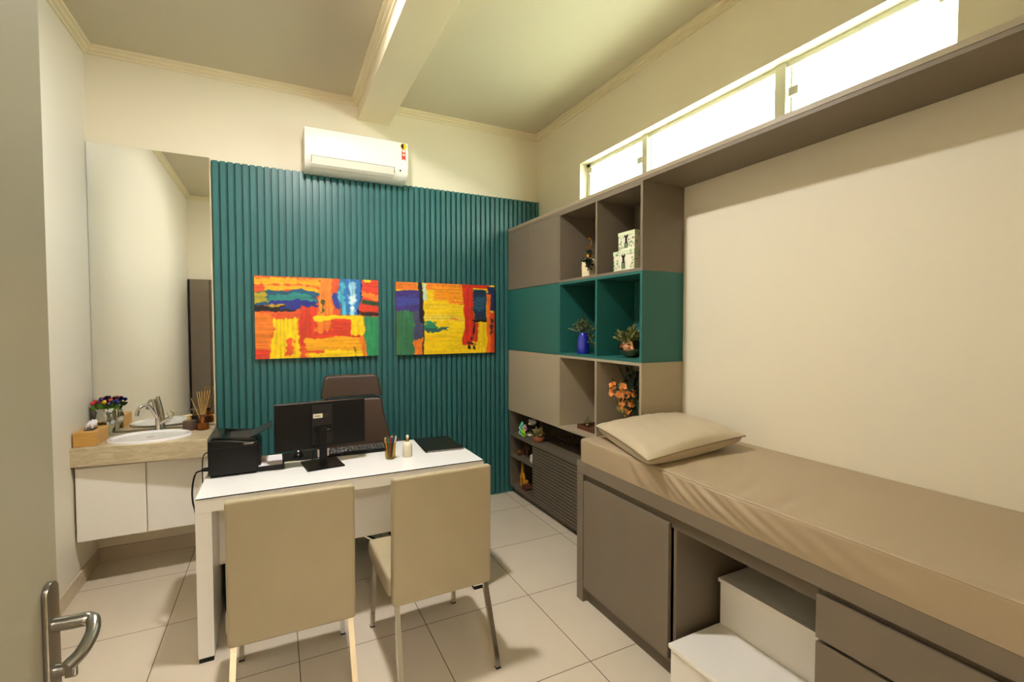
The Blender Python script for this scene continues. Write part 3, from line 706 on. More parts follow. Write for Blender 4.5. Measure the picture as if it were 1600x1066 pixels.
# pen cup and pens
t = thing('pen_cup', 'faceted amber glass tumbler of pens on the desk right of the monitor', 'cup', (.593, 2.795, DT))
cx, cy = .593, 2.80
pb = lathe([(.027, DT + .0005), (.030, DT + .012), (.036, DT + .098), (.0335, DT + .098), (.0275, DT + .014), (.0005, DT + .010)], cx, cy, 12, caps=False)
bb = lathe([(.0, DT + .0005), (.027, DT + .0005)], cx, cy, 12, bm=pb, caps=False)
obj('glass_wall', pb, TUMBLER, t)
pens = [((30, 110, 60), -.016, .006), ((30, 120, 70), -.010, -.012), ((196, 30, 40), .002, -.006), ((190, 36, 50), .008, .012), ((30, 40, 130), .014, .002), ((60, 60, 140), .006, -.016), ((224, 220, 214), .020, -.010), ((20, 24, 40), -.004, .014), ((200, 120, 60), -.020, -.004)]
nmz = ['green', 'green', 'red', 'red', 'blue', 'blue', 'white', 'black', 'wooden']
for i, (c, ax, ay) in enumerate(pens):
    k = thing('pen', '%s pen standing in the amber glass tumbler' % nmz[i], 'pen', (cx + ax * .5, cy + ay * .5, DT + .014), 0, 'pens in the glass tumbler')
    p0 = Vector((cx + ax * .6, cy + ay * .6, DT + .012)); p1 = Vector((cx + ax * 1.55, cy + ay * 1.3, DT + .118 + .012 * ((i * 7) % 4) / 3))
    obj('barrel', tube([p0, p0.lerp(p1, .75), p0.lerp(p1, .76), p1], [.0042, .0042, .0048, .0048], 8), mat('pen_%d' % i, c, .3), k, True)
    obj('cap_end', tube([p1, p1 + (p1 - p0).normalized() * .008], [.0046, .003], 8), mat('pen_cap_%d' % (i % 3), [(230, 226, 220), (40, 60, 50), (200, 150, 90)][i % 3], .3), k, True)
# pump bottle
t = thing('pump_bottle', 'cream pump bottle with a gold collar, right of the pen tumbler', 'bottle', (.696, 2.80, DT))
cx, cy = .696, 2.802
obj('bottle', lathe([(.026, DT + .0005), (.0285, DT + .004), (.0285, DT + .062), (.026, DT + .076), (.018, DT + .086), (.011, DT + .090)], cx, cy, 28), mat('cream_bottle', (234, 224, 200), .3, coat=.3), t, True)
obj('gold_collar', lathe([(.0105, DT + .089), (.0105, DT + .106), (.006, DT + .108)], cx, cy, 18), GOLD, t, True)
obj('pump_head', lathe([(.005, DT + .107), (.008, DT + .110), (.0095, DT + .120), (.006, DT + .128), (.002, DT + .130)], cx, cy, 16), WPLAST, t, True)
obj('pump_spout', tube([(cx, cy, DT + .121), (cx + .004, cy + .02, DT + .121)], .004, 8), WPLAST, t, True)
# folder
t = thing('document_folder', 'black document folder lying on the right end of the desk', 'folder', (.955, 2.98, DT))
fpts = [(.818, 2.822), (1.056, 2.800), (1.066, 3.155), (.838, 3.175)]
def inset(k): 
    c = Vector((.945, 2.99)); return [(c.x + (x - c.x) * k, c.y + (y - c.y) * k) for x, y in fpts]
obj('lower_cover', prism(fpts, 'z', DT + .0002, DT + .0022), BLACKM, t)
obj('sheets', prism(inset(.975), 'z', DT + .0023, DT + .0085), PAPER, t)
obj('top_cover', prism(fpts, 'z', DT + .0086, DT + .0108, .0), mat('folder_cover', (16, 15, 14), .3, bump=.2, bscale=300), t)
obj('spine', tube([(fpts[0][0], fpts[0][1], DT + .0056), (fpts[3][0], fpts[3][1], DT + .0056)], .0052, 10), BLACKM, t, True)

# ================================================================== VISITOR CHAIRS
def visitor_chair(label, loc, rz):
    t = thing('visitor_chair', label, 'chair', loc, 0, 'cream leatherette visitor chairs at the desk')
    BASE[t.name] = Vector((0, 0, 0))
    b = prism([(-.212, .345), (-.163, .352), (-.178, .900), (-.226, .905)], 'x', -.228, .228)
    bmesh.ops.bevel(b, geom=list(b.edges), offset=.014, segments=4, profile=.55, affect='EDGES')
    bk = obj('backrest', b, CREAM, t, True)
    pp = []
    for s in (-1, 1):
        obj('seam_piping', tube([(s * .222, -.212, .36), (s * .222, -.224, .896)], .0022, 6), CREAM, bk, True)
    b = prism([(-.165, .368), (.255, .372), (.268, .40), (.262, .445), (.235, .468), (-.165, .462)], 'x', -.238, .238)
    bmesh.ops.bevel(b, geom=list(b.edges), offset=.018, segments=4, profile=.55, affect='EDGES')
    obj('seat', b, CREAM, t, True)
    for s in (-1, 1):
        l = obj('leg', tube([(s * .208, -.186, .37), (s * .208, -.196, .33), (s * .218, -.305, .006)], .0105, square=True), CHROME, t)
        obj('foot_cap', box(s * .218 - .0115, s * .218 + .0115, -.3165, -.2935, 0, .0058), BLACKM, l)
        l = obj('leg', tube([(s * .212, .225, .375), (s * .216, .250, .2), (s * .221, .262, .006)], .0105, square=True), CHROME, t)
        obj('foot_cap', box(s * .221 - .0115, s * .221 + .0115, .2505, .2735, 0, .0058), BLACKM, l)
    t.rotation_euler = (0, 0, rz)
    return t
ch = visitor_chair('cream leatherette chair with chrome legs, left of the two, nearer the washbasin', (.052, 2.208, 0), math.radians(-1.0))
copy_tree(ch, 'cream leatherette chair with chrome legs, right of the two, nearer the shelving', (.648, 2.200, 0), math.radians(1.5))

# ================================================================== OFFICE CHAIR (faces the camera)
t = thing('office_chair', 'brown leather office chair behind the desk', 'chair', (.487, 3.47, 0))
ox = .487
def cushion(pts, y0, y1, bev, curve=0.0, lean=0.0, zc=1.0, name='', m=BROWN, par=t):
    b = prism([(ox + x, z) for x, z in pts], 'y', y0, y1)
    bmesh.ops.bevel(b, geom=[e for e in b.edges], offset=bev, segments=4, profile=.55, affect='EDGES')
    bmesh.ops.triangulate(b, faces=[f for f in b.faces if len(f.verts) > 4])
    for v in b.verts: v.co.y += -curve * ((v.co.x - ox) ** 2) + lean * (v.co.z - zc)
    return obj(name, b, m, par, True)
def arcpts(cx, cz, r, a0, a1, n=5): return [(cx + r * math.cos(math.radians(a0 + (a1 - a0) * i / n)), cz + r * math.sin(math.radians(a0 + (a1 - a0) * i / n))) for i in range(n + 1)]
hp = [(-.205, 1.035), (.200, 1.035)] + arcpts(.185, 1.055, .02, -60, 10, 3) + arcpts(.148, 1.146, .044, 12, 90) + arcpts(-.148, 1.146, .044, 90, 168) + arcpts(-.19, 1.055, .02, 170, 240, 3)
cushion(hp, 3.545, 3.61, .018, .6, .18, name='headrest')
bp = [(-.235, .50), (.235, .50), (.262, .62), (.262, .70), (.235, .82), (.212, .93)] + arcpts(.170, .985, .04, 0, 90) + arcpts(-.170, .985, .04, 90, 180) + [(-.212, .93), (-.235, .82), (-.262, .70), (-.262, .62)]
cushion(bp, 3.55, 3.625, .022, .7, .18, name='backrest')
b = box(ox - .26, ox + .26, 3.10, 3.60, .42, .51, .035, 4); obj('seat', b, BROWN, t, True)
for s in (-1, 1):
    a = obj('armrest', box(ox + s * .31 - .03, ox + s * .31 + .03, 3.30, 3.56, .672, .70, .012, 3), BROWN, t, True)
    obj('armrest_post', tube(smoothpath([(ox + s * .31, 3.44, .672), (ox + s * .315, 3.44, .55), (ox + s * .28, 3.43, .43), (ox + s * .20, 3.42, .415)], 5), .014, 10), CHROME, a, True)
obj('gas_column', tube([(ox, 3.40, .415), (ox, 3.40, .09)], .026, 18), CHROME, t, True)
for k in range(5):
    a = 2 * PI * k / 5 + .3; c_, s_ = math.cos(a), math.sin(a)
    l = obj('base_arm', tube([(ox + .02 * c_, 3.40 + .02 * s_, .10), (ox + .27 * c_, 3.40 + .27 * s_, .068)], [.024, .013], 10), CHROME, t, True)
    q = (ox + .27 * c_, 3.40 + .27 * s_)
    obj('caster', tube([(q[0] - .018 * s_, q[1] + .018 * c_, .0265), (q[0] + .018 * s_, q[1] - .018 * c_, .0265)], .026, 16), BLACKM, l, True)
#--SPLIT--

# ================================================================== SHELVING WALL
YE = 2.135                   # end panel face of the shelving
T = .0175
CB = (3.028, 2.578, YE)      # doors end / divider / end panel faces
YW = YT - .001
def row_unit(name, label, z0, z1, m, split):
    t = thing(name, label, 'cabinet', (XR, 3.0, z0))
    b = box(XC + .019, XR, CB[0], CB[0] + .019, z0 + T, z1 - T)                # carcass sides behind the doors
    box(XC + .0195, XR - .001, YW - .019, YW, z0 + T, z1 - T, bm=b); box(XR - .008, XR - .001, YE + .019, YW - .02, z0 + T, z1 - T, bm=b)
    obj('carcass', b, m, t)
    obj('top_board', box(XC, XR - .001, YE, YW if False else CB[0] + .019, z1 - T, z1 - .0003), m, t)
    obj('top_board', box(XC + .0195, XR - .001, CB[0] + .0195, YW, z1 - T, z1 - .0003), m, t)
    obj('bottom_board', box(XC, XR - .001, YE, CB[0] + .019, z0 + .0003, z0 + T), m, t)
    obj('bottom_board', box(XC + .0195, XR - .001, CB[0] + .0195, YW, z0 + .0003, z0 + T), m, t)
    obj('divider', box(XC, XC + .019, CB[0] - .001, CB[0] + .019, z0 + T, z1 - T), m, t)
    obj('divider', box(XC, XR - .009, CB[1] - .009, CB[1] + .009, z0 + T, z1 - T), m, t)
    obj('end_panel', box(XC, XR - .001, YE, YE + .019, z0 + T, z1 - T), m, t)
    ys = [CB[0] + .0205] + split + [YW]
    for a, c in zip(ys, ys[1:]):
        obj('door', box(XC - .0005, XC + .0185, a + .0014, c - .0014, z0 + .0018, z1 - .0018, .0010, 1), m, t)
    return t
row_unit('cube_cabinet', 'taupe top row of the shelving, two doors and two open cubes', Z1, SHELF_B, TAUPE, [3.49])
row_unit('cube_cabinet', 'teal middle row of the shelving, one door and two open cubes', Z2, Z1, TEALC, [])
row_unit('cube_cabinet', 'beige bottom row of the wall shelving, above the louvred cabinet', Z3, Z2, BEIGE, [])

# long shelf that crowns the shelving and runs over the couch
t = thing('overhead_shelf', 'long taupe shelf under the window, over the couch and the shelving', 'shelf', (XR, 2.0, SHELF_B))
obj('shelf_board', box(XC, XR - .001, .10, YW, SHELF_B, SHELF_T, .001), TAUPE, t)
obj('front_pale_strip', box(XC - .0025, XC - .0002, .10, YW, SHELF_B + .018, SHELF_T, .0006), mat('pale_taupe_strip', (150, 136, 112), .45), t)  # paler strip along the upper part of the front edge
obj('end_support', box(XC, XR - .001, .10, .135, .0, SHELF_B - .0005, .001), TAUPE, t)

# low cabinet with niches and louvred door
t = thing('low_cabinet', 'low dark taupe cabinet with open niches and a louvred door, below the shelving', 'cabinet', (XR, 3.0, 0))
LX = XC + .012
ytop = 2.226
b = box(LX, XR - .001, YW - .018, YW, .062, Z3 - .0005)
obj('side_board', b, TAUPED, t)
obj('bench_board', box(LX - .006, XR - .001, ytop, YW - .018, .535, .558, .001), TAUPED, t)
obj('back_board', box(XR - .010, XR - .002, ytop, YW - .019, .062, .765), TAUPED, t)
obj('niche_divider', box(LX + .021, XR - .011, 3.456, 3.474, .08, .535), TAUPED, t)
obj('niche_shelf', box(LX, XR - .011, 3.475, YW - .019, .342, .360), TAUPED, t)
obj('bottom_board', box(LX, XR - .011, ytop, YW - .019, .062, .082), TAUPED, t)
obj('plinth', box(XC + .055, XC + .07, ytop, YW - .001, 0, .0615), TAUPED, t)
dr = obj('louvred_door', box(LX + .012, LX + .020, ytop, 3.474, .084, .533), GAPSHADE, t)  # backing painted dark for the shade between the slats
lb = bmesh.new(); nsl = 17
for i in range(nsl):
    z = .088 + i * (.532 - .088) / nsl
    box(LX, LX + .0119, ytop, 3.474, z, z + .0172, .001, 1, bm=lb)
obj('louvre_slats', lb, TAUPED, dr)
obj('door_stile', box(LX - .0005, LX + .0115, 3.4745, 3.4755, .084, .533), TAUPED, dr)

# ================================================================== COUCH BASE
KY1, KY0 = 2.207, .14
ZK, ZKB = .788, .722
t = thing('examination_couch', 'built-in taupe examination couch with a door, knee space and drawers along the right wall' , 'couch', (XK, 1.2, 0))
obj('top_frame', prism([(XK, KY0), (XR - .002, KY0), (XR - .002, YE - .002), (XC - .002, YE - .002), (XC - .002, KY1), (XK, KY1)], 'z', ZKB, ZK, .0012, 1), TAUPE, t)
obj('end_leg_panel', box(XK, XC - .002, KY1 - .058, KY1, 0, ZKB - .0003, .0012), TAUPE, t)
obj('recess_rail', box(XK + .022, XK + .035, .885, KY1 - .0585, .664, ZKB - .0003), TAUPED, t)
cb = box(XK + .024, XR - .001, 1.486, 1.502, .06, ZKB - .0004); box(XK + .024, XR - .001, 2.131, 2.1485, .06, ZKB - .0004, bm=cb); box(XR - .012, XR - .001, 1.5, 2.13, .06, .7, bm=cb); box(XK + .02, XR - .013, 1.503, 2.13, .06, .078, bm=cb)
obj('cupboard_carcass', cb, TAUPE, t)
obj('cupboard_door', box(XK + .001, XK + .0195, 1.512, 2.145, .085, .684, .001), TAUPE, t)
obj('plinth', box(XK + .03, XK + .045, 1.49, 2.1485, 0, .0595), TAUPED, t)
cb = box(XK + .024, XR - .001, .868, .884, .06, ZKB - .0004); box(XK + .024, XR - .001, KY0, KY0 + .018, .0, ZKB - .0004, bm=cb)
obj('drawer_carcass', cb, TAUPE, t)
obj('recess_rail', box(XK + .024, XK + .035, KY0 + .02, .8675, .06, ZKB - .0004), TAUPED, t)
for z0, z1 in ((.560, .698), (.335, .546), (.085, .320)):
    obj('drawer_front', box(XK + .001, XK + .020, KY0 + .004, .884, z0, z1, .001), TAUPE, t)
obj('plinth', box(XK + .045, XK + .06, KY0 + .02, .8675, 0, .0595), TAUPED, t)

# ================================================================== MATTRESS
MX0, MX1, MY0, MY1, MZ0, MZ1 = 1.503, XR - .006, .16, 2.165, ZK + .001, .915
def fold(y, s):
    """front drape folds; s 0 bottom .. 1 top"""
    v = 0
    for (yc, amp, wd, sl) in ((1.70, .010, .022, .10), (1.60, .009, .02, .16), (1.50, .008, .018, .2), (1.44, .014, .020, .24), (1.36, .009, .02, .26), (1.28, .016, .022, .30), (1.19, .010, .022, .3), (1.12, .014, .026, .32), (1.02, .009, .03, .34), (.90, .008, .04, .3), (.74, .005, .05, .3), (1.82, .005, .03, .08)):
        d = y - (yc + sl * (s - .6) * .7)
        v += .95 * amp * math.exp(-(d / (1.5 * wd)) ** 2) * (math.sin(PI * min(max(s, 0), 1) * .85) ** 1.1)
    return v
mb = bmesh.new(); NYM = 420
sec = []
for i in range(33): sec.append(('f', i / 32))
for i in range(1, 5): sec.append(('c', i / 4))
for i in range(1, 31): sec.append(('t', i / 30))
rows = []
for j in range(NYM + 1):
    y = MY0 + (MY1 - MY0) * j / NYM; row = []
    edge_k = min(1, (MY1 - y) / .02, (y - MY0) / .02)
    for kind, s in sec:
        sag = .004 * math.sin(y * 7 + 1) + .003 * math.sin(y * 17)
        if kind == 'f':
            x = MX0 + .004 - fold(y, s) * edge_k + .003 * (1 - s); z = MZ0 + (MZ1 - .012 - MZ0) * s
        elif kind == 'c':
            a = s * PI / 2; x = MX0 + .004 + .012 * (1 - math.cos(a)); z = MZ1 - .012 + .012 * math.sin(a)
        else:
            x = MX0 + .016 + (MX1 - MX0 - .016) * s
            dep = 0
            for (yc, xc_, am, wy, wx, sl) in ((1.52, 1.60, .007, .022, .14, .55), (1.40, 1.62, .008, .025, .16, .5), (1.22, 1.62, .010, .03, .12, .35), (1.06, 1.60, .008, .03, .12, .2), (1.34, 1.72, .005, .03, .2, .7), (.98, 1.70, .005, .05, .14, .4)):
                d = (y - yc) - sl * (x - xc_)
                dep += am * math.exp(-(d / wy) ** 2) * math.exp(-((x - xc_) / wx) ** 2)
            z = MZ1 - dep + .002 * math.sin(x * 9 + y * 3)
        if y > YE - .004: x = min(x, XC - .003)
        row.append(mb.verts.new((x, y, z)))
    row.append(mb.verts.new((MX1 if y <= YE - .004 else XC - .003, y, MZ0)))
    rows.append(row)
for a, c in zip(rows, rows[1:]):
    for i in range(len(a) - 1): mb.faces.new((a[i], c[i], c[i + 1], a[i + 1]))
    mb.faces.new((a[-1], c[-1], c[0], a[0]))
mb.faces.new(rows[0]); mb.faces.new(list(reversed(rows[-1])))
bmesh.ops.recalc_face_normals(mb, faces=mb.faces)
t = thing('couch_mattress', 'taupe vinyl mattress with a creased front on the couch base', 'mattress', (1.9, 1.2, MZ0))
obj('mattress_cover', mb, MATT, t, True)
obj('top_seam', tube([(MX0 + .0065, MY0 + .01 + (MY1 - MY0 - .02) * i / 80, MZ1 - .0055 + .0006 * math.sin(i * .9)) for i in range(81)], .0028, 6), MATT, t, True)

# ================================================================== PILLOW
def pillow():
    c = [Vector((1.585, 2.14, .985)), Vector((1.430, 1.553, .958)), Vector((2.115, 1.60, .985)), Vector((2.20, 2.10, 1.0))]
    N = 36; b = bmesh.new(); top = {}; bot = {}
    for i in range(N + 1):
        for j in range(N + 1):
            u, v = i / N, j / N
            p = (c[0] * (1 - u) * (1 - v) + c[1] * u * (1 - v) + c[2] * u * v + c[3] * (1 - u) * v)
            pin = .035 * (4 * u * (1 - u)) * (1 - 2 * v) * (abs(1 - 2 * v) ** 3); p.y += 0
            ctr = (c[0] + c[1] + c[2] + c[3]) / 4
            k = (4 * u * (1 - u)) ; k2 = (4 * v * (1 - v))
            inw = .05 * (k * abs(1 - 2 * v) ** 2 + k2 * abs(1 - 2 * u) ** 2)
            p = p.lerp(Vector((ctr.x, ctr.y, p.z)), inw)
            h = (k * k2) ** .42
            wr = .0025 * math.sin(u * 30 + v * 9) * (1 - h) + .0015 * math.sin(v * 41)
            zt = p.z + .072 * h + wr; zb = max(p.z - .085 * h ** .7, MZ1 + .0035)
            on = i in (0, N) or j in (0, N)
            top[i, j] = b.verts.new((p.x, p.y, p.z if on else zt))
            bot[i, j] = top[i, j] if on else b.verts.new((p.x, p.y, zb))
    for i in range(N):
        for j in range(N):
            b.faces.new((top[i, j], top[i + 1, j], top[i + 1, j + 1], top[i, j + 1]))
            f = (bot[i, j + 1], bot[i + 1, j + 1], bot[i + 1, j], bot[i, j])
            if len(set(f)) == 4:
                try: b.faces.new(f)
                except ValueError: pass
    ring = [(i, 0) for i in range(N)] + [(N, j) for j in range(N)] + [(i, N) for i in range(N, 0, -1)] + [(0, j) for j in range(N, 0, -1)]
    pts = [top[q].co.copy() for q in ring]; pts.append(pts[0].copy())
    bmesh.ops.recalc_face_normals(b, faces=b.faces)
    t = thing('pillow', 'plump champagne vinyl pillow on the far end of the mattress', 'pillow', (1.82, 1.84, MZ1))
    obj('pillow_body', b, PILL, t, True)
    obj('piping', tube(pts, .0034, 6), mat('pillow_piping', (132, 116, 86), .5), t, True)
pillow()

# ================================================================== STEP STOOL
t = thing('step_stool', 'white two-step stool pulled half out from under the couch', 'step stool', (1.75, 1.17, 0))
SY0, SY1 = .893, 1.450
b = box(1.762, 2.16, SY0 + .004, SY1 - .004, 0, .402)
obj('upper_block', b, WHITE, t)
obj('upper_tread', box(1.750, 2.165, SY0, SY1, .4025, .420, .002), WHITE, t)
obj('lower_block', box(1.467, 1.7615, SY0 + .004, SY1 - .004, 0, .192), WHITE, t)
obj('lower_tread', box(1.455, 1.7618, SY0, SY1, .1925, .210, .002), WHITE, t)

# ================================================================== THINGS IN THE CUBES
random.seed(11)
z = Z1 + T + .0003
# bottle with gold neck
t = thing('decorative_bottle', 'cream and gold ceramic bottle with green sprigs, upper left cube', 'bottle', (2.0, 2.70, z))
cx, cy = 1.985, 2.765
pr = [(.046, 0), (.052, .006), (.054, .10), (.052, .118), (.034, .132), (.018, .137)]
b = lathe([(r, z + h) for r, h in pr], cx, cy, 6, caps=True); obj('bottle_body', b, CERC, t)
obj('gold_neck', lathe([(.018, z + .136), (.020, z + .140), (.020, z + .158), (.016, z + .160)], cx, cy, 20), GOLD, t, True)
obj('gold_handle', tube(smoothpath([(cx - .01, cy + .04, z + .12), (cx - .012, cy + .062, z + .10), (cx - .012, cy + .066, z + .065), (cx - .01, cy + .058, z + .05)], 5), .005, 8), GOLD, t, True)
obj('gold_branch', tube(smoothpath([(cx, cy, z + .155), (cx, cy, z + .20), (cx - .002, cy + .03, z + .215), (cx, cy - .02, z + .21), (cx, cy - .035, z + .235), (cx, cy - .03, z + .262), (cx, cy - .014, z + .27)], 5), [.003] * 31, 8), GOLD, t, True)
obj('gold_knob', ball((cx, cy - .01, z + .271), .009), GOLD, t, True)
sb = bmesh.new(); lb = bush((cx - .045, cy - .06, z + .088), (cx - .03, cy - .03, z + .09), 24, (.012, .018, .018), .022, .014, stems=sb)
bush((cx, cy - .01, z + .185), (cx, cy, z + .16), 8, (.012, .016, .012), .02, .013, bm=lb)
obj('foliage', lb, DGREEN, t); obj('twigs', sb, BARK, t)
# two botanical boxes
def botanical(name, label, x0, x1, y0, y1, z0, z1, m2):
    t = thing(name, label, 'box', ((x0 + x1) / 2, (y0 + y1) / 2, z0))
    obj('box_body', box(x0, x1, y0, y1, z0, z0 + (z1 - z0) * .78, .001), mat('printed_box_cream', (226, 220, 196), .5), t)
    obj('lid', box(x0 - .002, x1 + .002, y0 - .002, y1 + .002, z0 + (z1 - z0) * .785, z1, .001), mat('printed_box_lid', (206, 214, 178), .5), t)
    rr = random.Random(int(z0 * 1000)); lb = bmesh.new()
    for k in range(26):
        yy = rr.choice([rr.uniform(y0 + .004, y0 + (y1 - y0) * .27), rr.uniform(y1 - (y1 - y0) * .27, y1 - .004)]); zz = rr.uniform(z0 + .006, z1 - .01); a = rr.uniform(-.9, .9) + (PI if rr.random() > .5 else 0)
        L = .022; dy, dz = math.cos(a) * L, math.sin(a) * L * .8; w_ = .005
        y2, z2 = min(max(yy + dy, y0), y1), min(max(zz + dz, z0 + .003), z1 - .003)
        pts = [(yy, zz), ((yy + y2) / 2 - dz * .22, (zz + z2) / 2 + dy * .22), (y2, z2), ((yy + y2) / 2 + dz * .22, (zz + z2) / 2 - dy * .22)]
        vs = [lb.verts.new((x0 - .0026, p, q)) for p, q in pts]; lb.faces.new(vs)
    for k in range(20):
        xx = rr.uniform(x0 + .01, x1 - .03); zz = rr.uniform(z0 + .006, z1 - .012); a = rr.uniform(0, 6.28); L = .022
        pts = [(xx, zz), (xx + .5 * L * math.cos(a) - .005, zz + .4 * L * math.sin(a) + .003), (xx + L * math.cos(a), zz + .6 * L * math.sin(a)), (xx + .5 * L * math.cos(a) + .005, zz + .4 * L * math.sin(a) - .003)]
        vs = [lb.verts.new((p, y0 - .0026, min(max(q, z0 + .002), z1 - .002))) for p, q in pts]; lb.faces.new(vs)
    obj('printed_leaves', lb, m2, t)
    ym, zm = (y0 + y1) / 2, z0 + (z1 - z0) * .62
    kb = prism([(ym, zm - .004), (ym - .016, zm + .012), (ym - .013, zm + .024), (ym, zm + .012), (ym + .013, zm + .024), (ym + .016, zm + .012)], 'x', x0 - .0045, x0 - .0021)
    box(x0 - .0045, x0 - .0021, ym - .007, ym + .007, zm - .03, zm + .004, bm=kb)
    obj('dark_bow', kb, BLKM, t)
    sp = bmesh.new()
    for dy in (-.014, -.005, .005, .014): box(x0 - .004, x0 - .0021, ym + dy - .0015, ym + dy + .0015, z0 + .012, zm - .008 - abs(dy), bm=sp)
    obj('green_stems', sp, mat('printed_green', (46, 110, 50), .5), t)
    return t
zt = z + .125
BX = 1.937
botanical('keepsake_box', 'larger cream keepsake box printed with green leaves, bottom of the stack', BX, BX + .145, 2.232, 2.428, z, z + .126, mat('printed_leaf_green', (104, 156, 106), .5))
botanical('keepsake_box', 'smaller cream keepsake box printed with green leaves, top of the stack', BX + .006, BX + .126, 2.236, 2.388, z + .1265, z + .240, mat('printed_leaf_pale', (124, 158, 108), .5))

# teal row
z = Z2 + T + .0003
t = thing('blue_vase', 'cobalt blue vase with green sprigs, left teal cube', 'vase', (2.03, 2.78, z))
cx, cy = 2.0, 2.845
obj('vase_body', lathe([(.046, z), (.0485, z + .01), (.047, z + .06), (.040, z + .11), (.030, z + .142), (.024, z + .152), (.020, z + .150), (.018, z + .12)], cx, cy, 32), BLUE, t, True)
sb = bmesh.new(); lb = bush((cx - .01, cy + .03, z + .195), (cx, cy, z + .14), 16, (.015, .045, .016), .028, .018, stems=sb)
bush((cx, cy - .01, z + .225), (cx, cy, z + .15), 10, (.012, .016, .02), .028, .018, bm=lb, stems=sb)
bush((cx + .03, cy - .085, z + .13), (cx, cy - .01, z + .15), 9, (.012, .012, .03), .028, .018, bm=lb, stems=sb, lim=(1.9, 2.2, 2.63, 2.99, 2))
obj('foliage', lb, mat('leaf_vase_green', (76, 92, 56), .5, var=.25, vscale=40), t); obj('twigs', sb, BARK, t)
t = thing('metal_bowl', 'round hammered metal bowl of green leaves, right teal cube', 'bowl', (2.06, 2.35, z))
cx, cy = 2.03, 2.36
obj('bowl_body', lathe([(.03, z), (.05, z + .008), (.076, z + .04), (.084, z + .062), (.078, z + .09), (.062, z + .108), (.055, z + .108), (.05, z + .10)], cx, cy, 36), COPPER, t, True)
sb = bmesh.new(); lb = bush((cx - .01, cy + .02, z + .135), (cx, cy, z + .08), 30, (.035, .045, .016), .036, .02, stems=sb, lim=(1.92, 2.2, 2.17, 2.55, 1.6))
bush((cx, cy, z + .175), (cx, cy, z + .10), 7, (.01, .012, .012), .034, .018, bm=lb, stems=sb)
obj('foliage', lb, OLIVE, t); obj('twigs', sb, BARK, t)

# beige row
z = Z3 + T + .0003
t = thing('wooden_tray', 'small walnut tray in the left beige cube', 'tray', (2.06, 2.8, z))
b = box(1.985, 2.185, 2.66, 2.90, z, z + .006, .001)
for x0, x1, y0, y1 in ((1.985, 1.991, 2.66, 2.90), (2.179, 2.185, 2.66, 2.90), (1.991, 2.179, 2.66, 2.666), (1.991, 2.179, 2.894, 2.90)): box(x0, x1, y0, y1, z + .006, z + .032, .001, bm=b)
obj('tray_body', b, WALN, t)
t = thing('glass_jar', 'small clear glass jar standing in the walnut tray', 'jar', (2.05, 2.76, z + .006))
cx, cy = 2.03, 2.83
obj('jar_body', lathe([(.022, z + .0065), (.034, z + .02), (.036, z + .04), (.024, z + .062), (.010, z + .07), (.010, z + .085), (.014, z + .09)], cx, cy, 24), THINGLASS, t, True)
obj('silver_ball', ball((cx, cy, z + .03), .017), SILV, t, True)
t = thing('glass_bottle', 'slim clear glass bottle behind the jar in the walnut tray', 'bottle', (2.1, 2.70, z + .006))
obj('bottle_body', lathe([(.016, z + .0065), (.017, z + .05), (.008, z + .065), (.006, z + .12), (.008, z + .124)], 2.10, 2.705, 20), THINGLASS, t, True)
t = thing('flower_vase', 'round metal vase with orange flowers and dark leaves, right beige cube', 'vase', (2.05, 2.34, z))
cx, cy = 2.04, 2.325
obj('vase_body', lathe([(.022, z), (.030, z + .006), (.052, z + .04), (.052, z + .06), (.034, z + .09), (.022, z + .108), (.028, z + .128), (.022, z + .128)], cx, cy, 30), COPPER, t, True)
lm = (1.94, 2.19, 2.19, 2.525, 1.27)
sb = bmesh.new(); lb = bush((cx - .01, cy + .05, z + .33), (cx, cy, z + .12), 26, (.03, .075, .05), .04, .026, stems=sb, lim=lm)
obj('leaves', lb, mat('leaf_bluegreen', (60, 84, 62), .5, var=.25, vscale=40), t)
lb = bush((cx + .01, cy + .01, z + .43), (cx, cy, z + .2), 26, (.03, .065, .035), .04, .024, stems=sb, lim=lm); obj('upper_leaves', lb, DGREEN, t)
lb = bush((cx - .02, cy + .15, z + .33), (cx, cy + .01, z + .13), 9, (.015, .03, .06), .03, .02, stems=sb, lim=lm); obj('yellow_leaves', lb, mat('leaf_yellowgreen', (150, 138, 50), .5), t)
obj('stems', sb, BARK, t)
fr = random.Random(5)
for k, (dx_, dy_, dz_) in enumerate([(-.045, .17, .365), (-.045, .175, .315), (-.06, .045, .365), (-.055, .09, .31), (-.055, .04, .305), (-.055, .0, .325), (-.045, -.04, .34), (-.055, .03, .265), (-.05, .065, .245), (-.05, -.02, .275), (-.045, .01, .225)]):
    fb = bmesh.new(); c = Vector((cx + dx_, cy + dy_, z + dz_))
    for q in range(8):
        a = q * 2 * PI / 8
        leaf(fb, c, (-.5 + fr.uniform(-.25, .25), math.cos(a), math.sin(a)), .034, .032)
    ball(tuple(c + Vector((-.006, 0, 0))), .008, bm=fb, sub=1)
    obj('flower', fb, ORANGE, t)

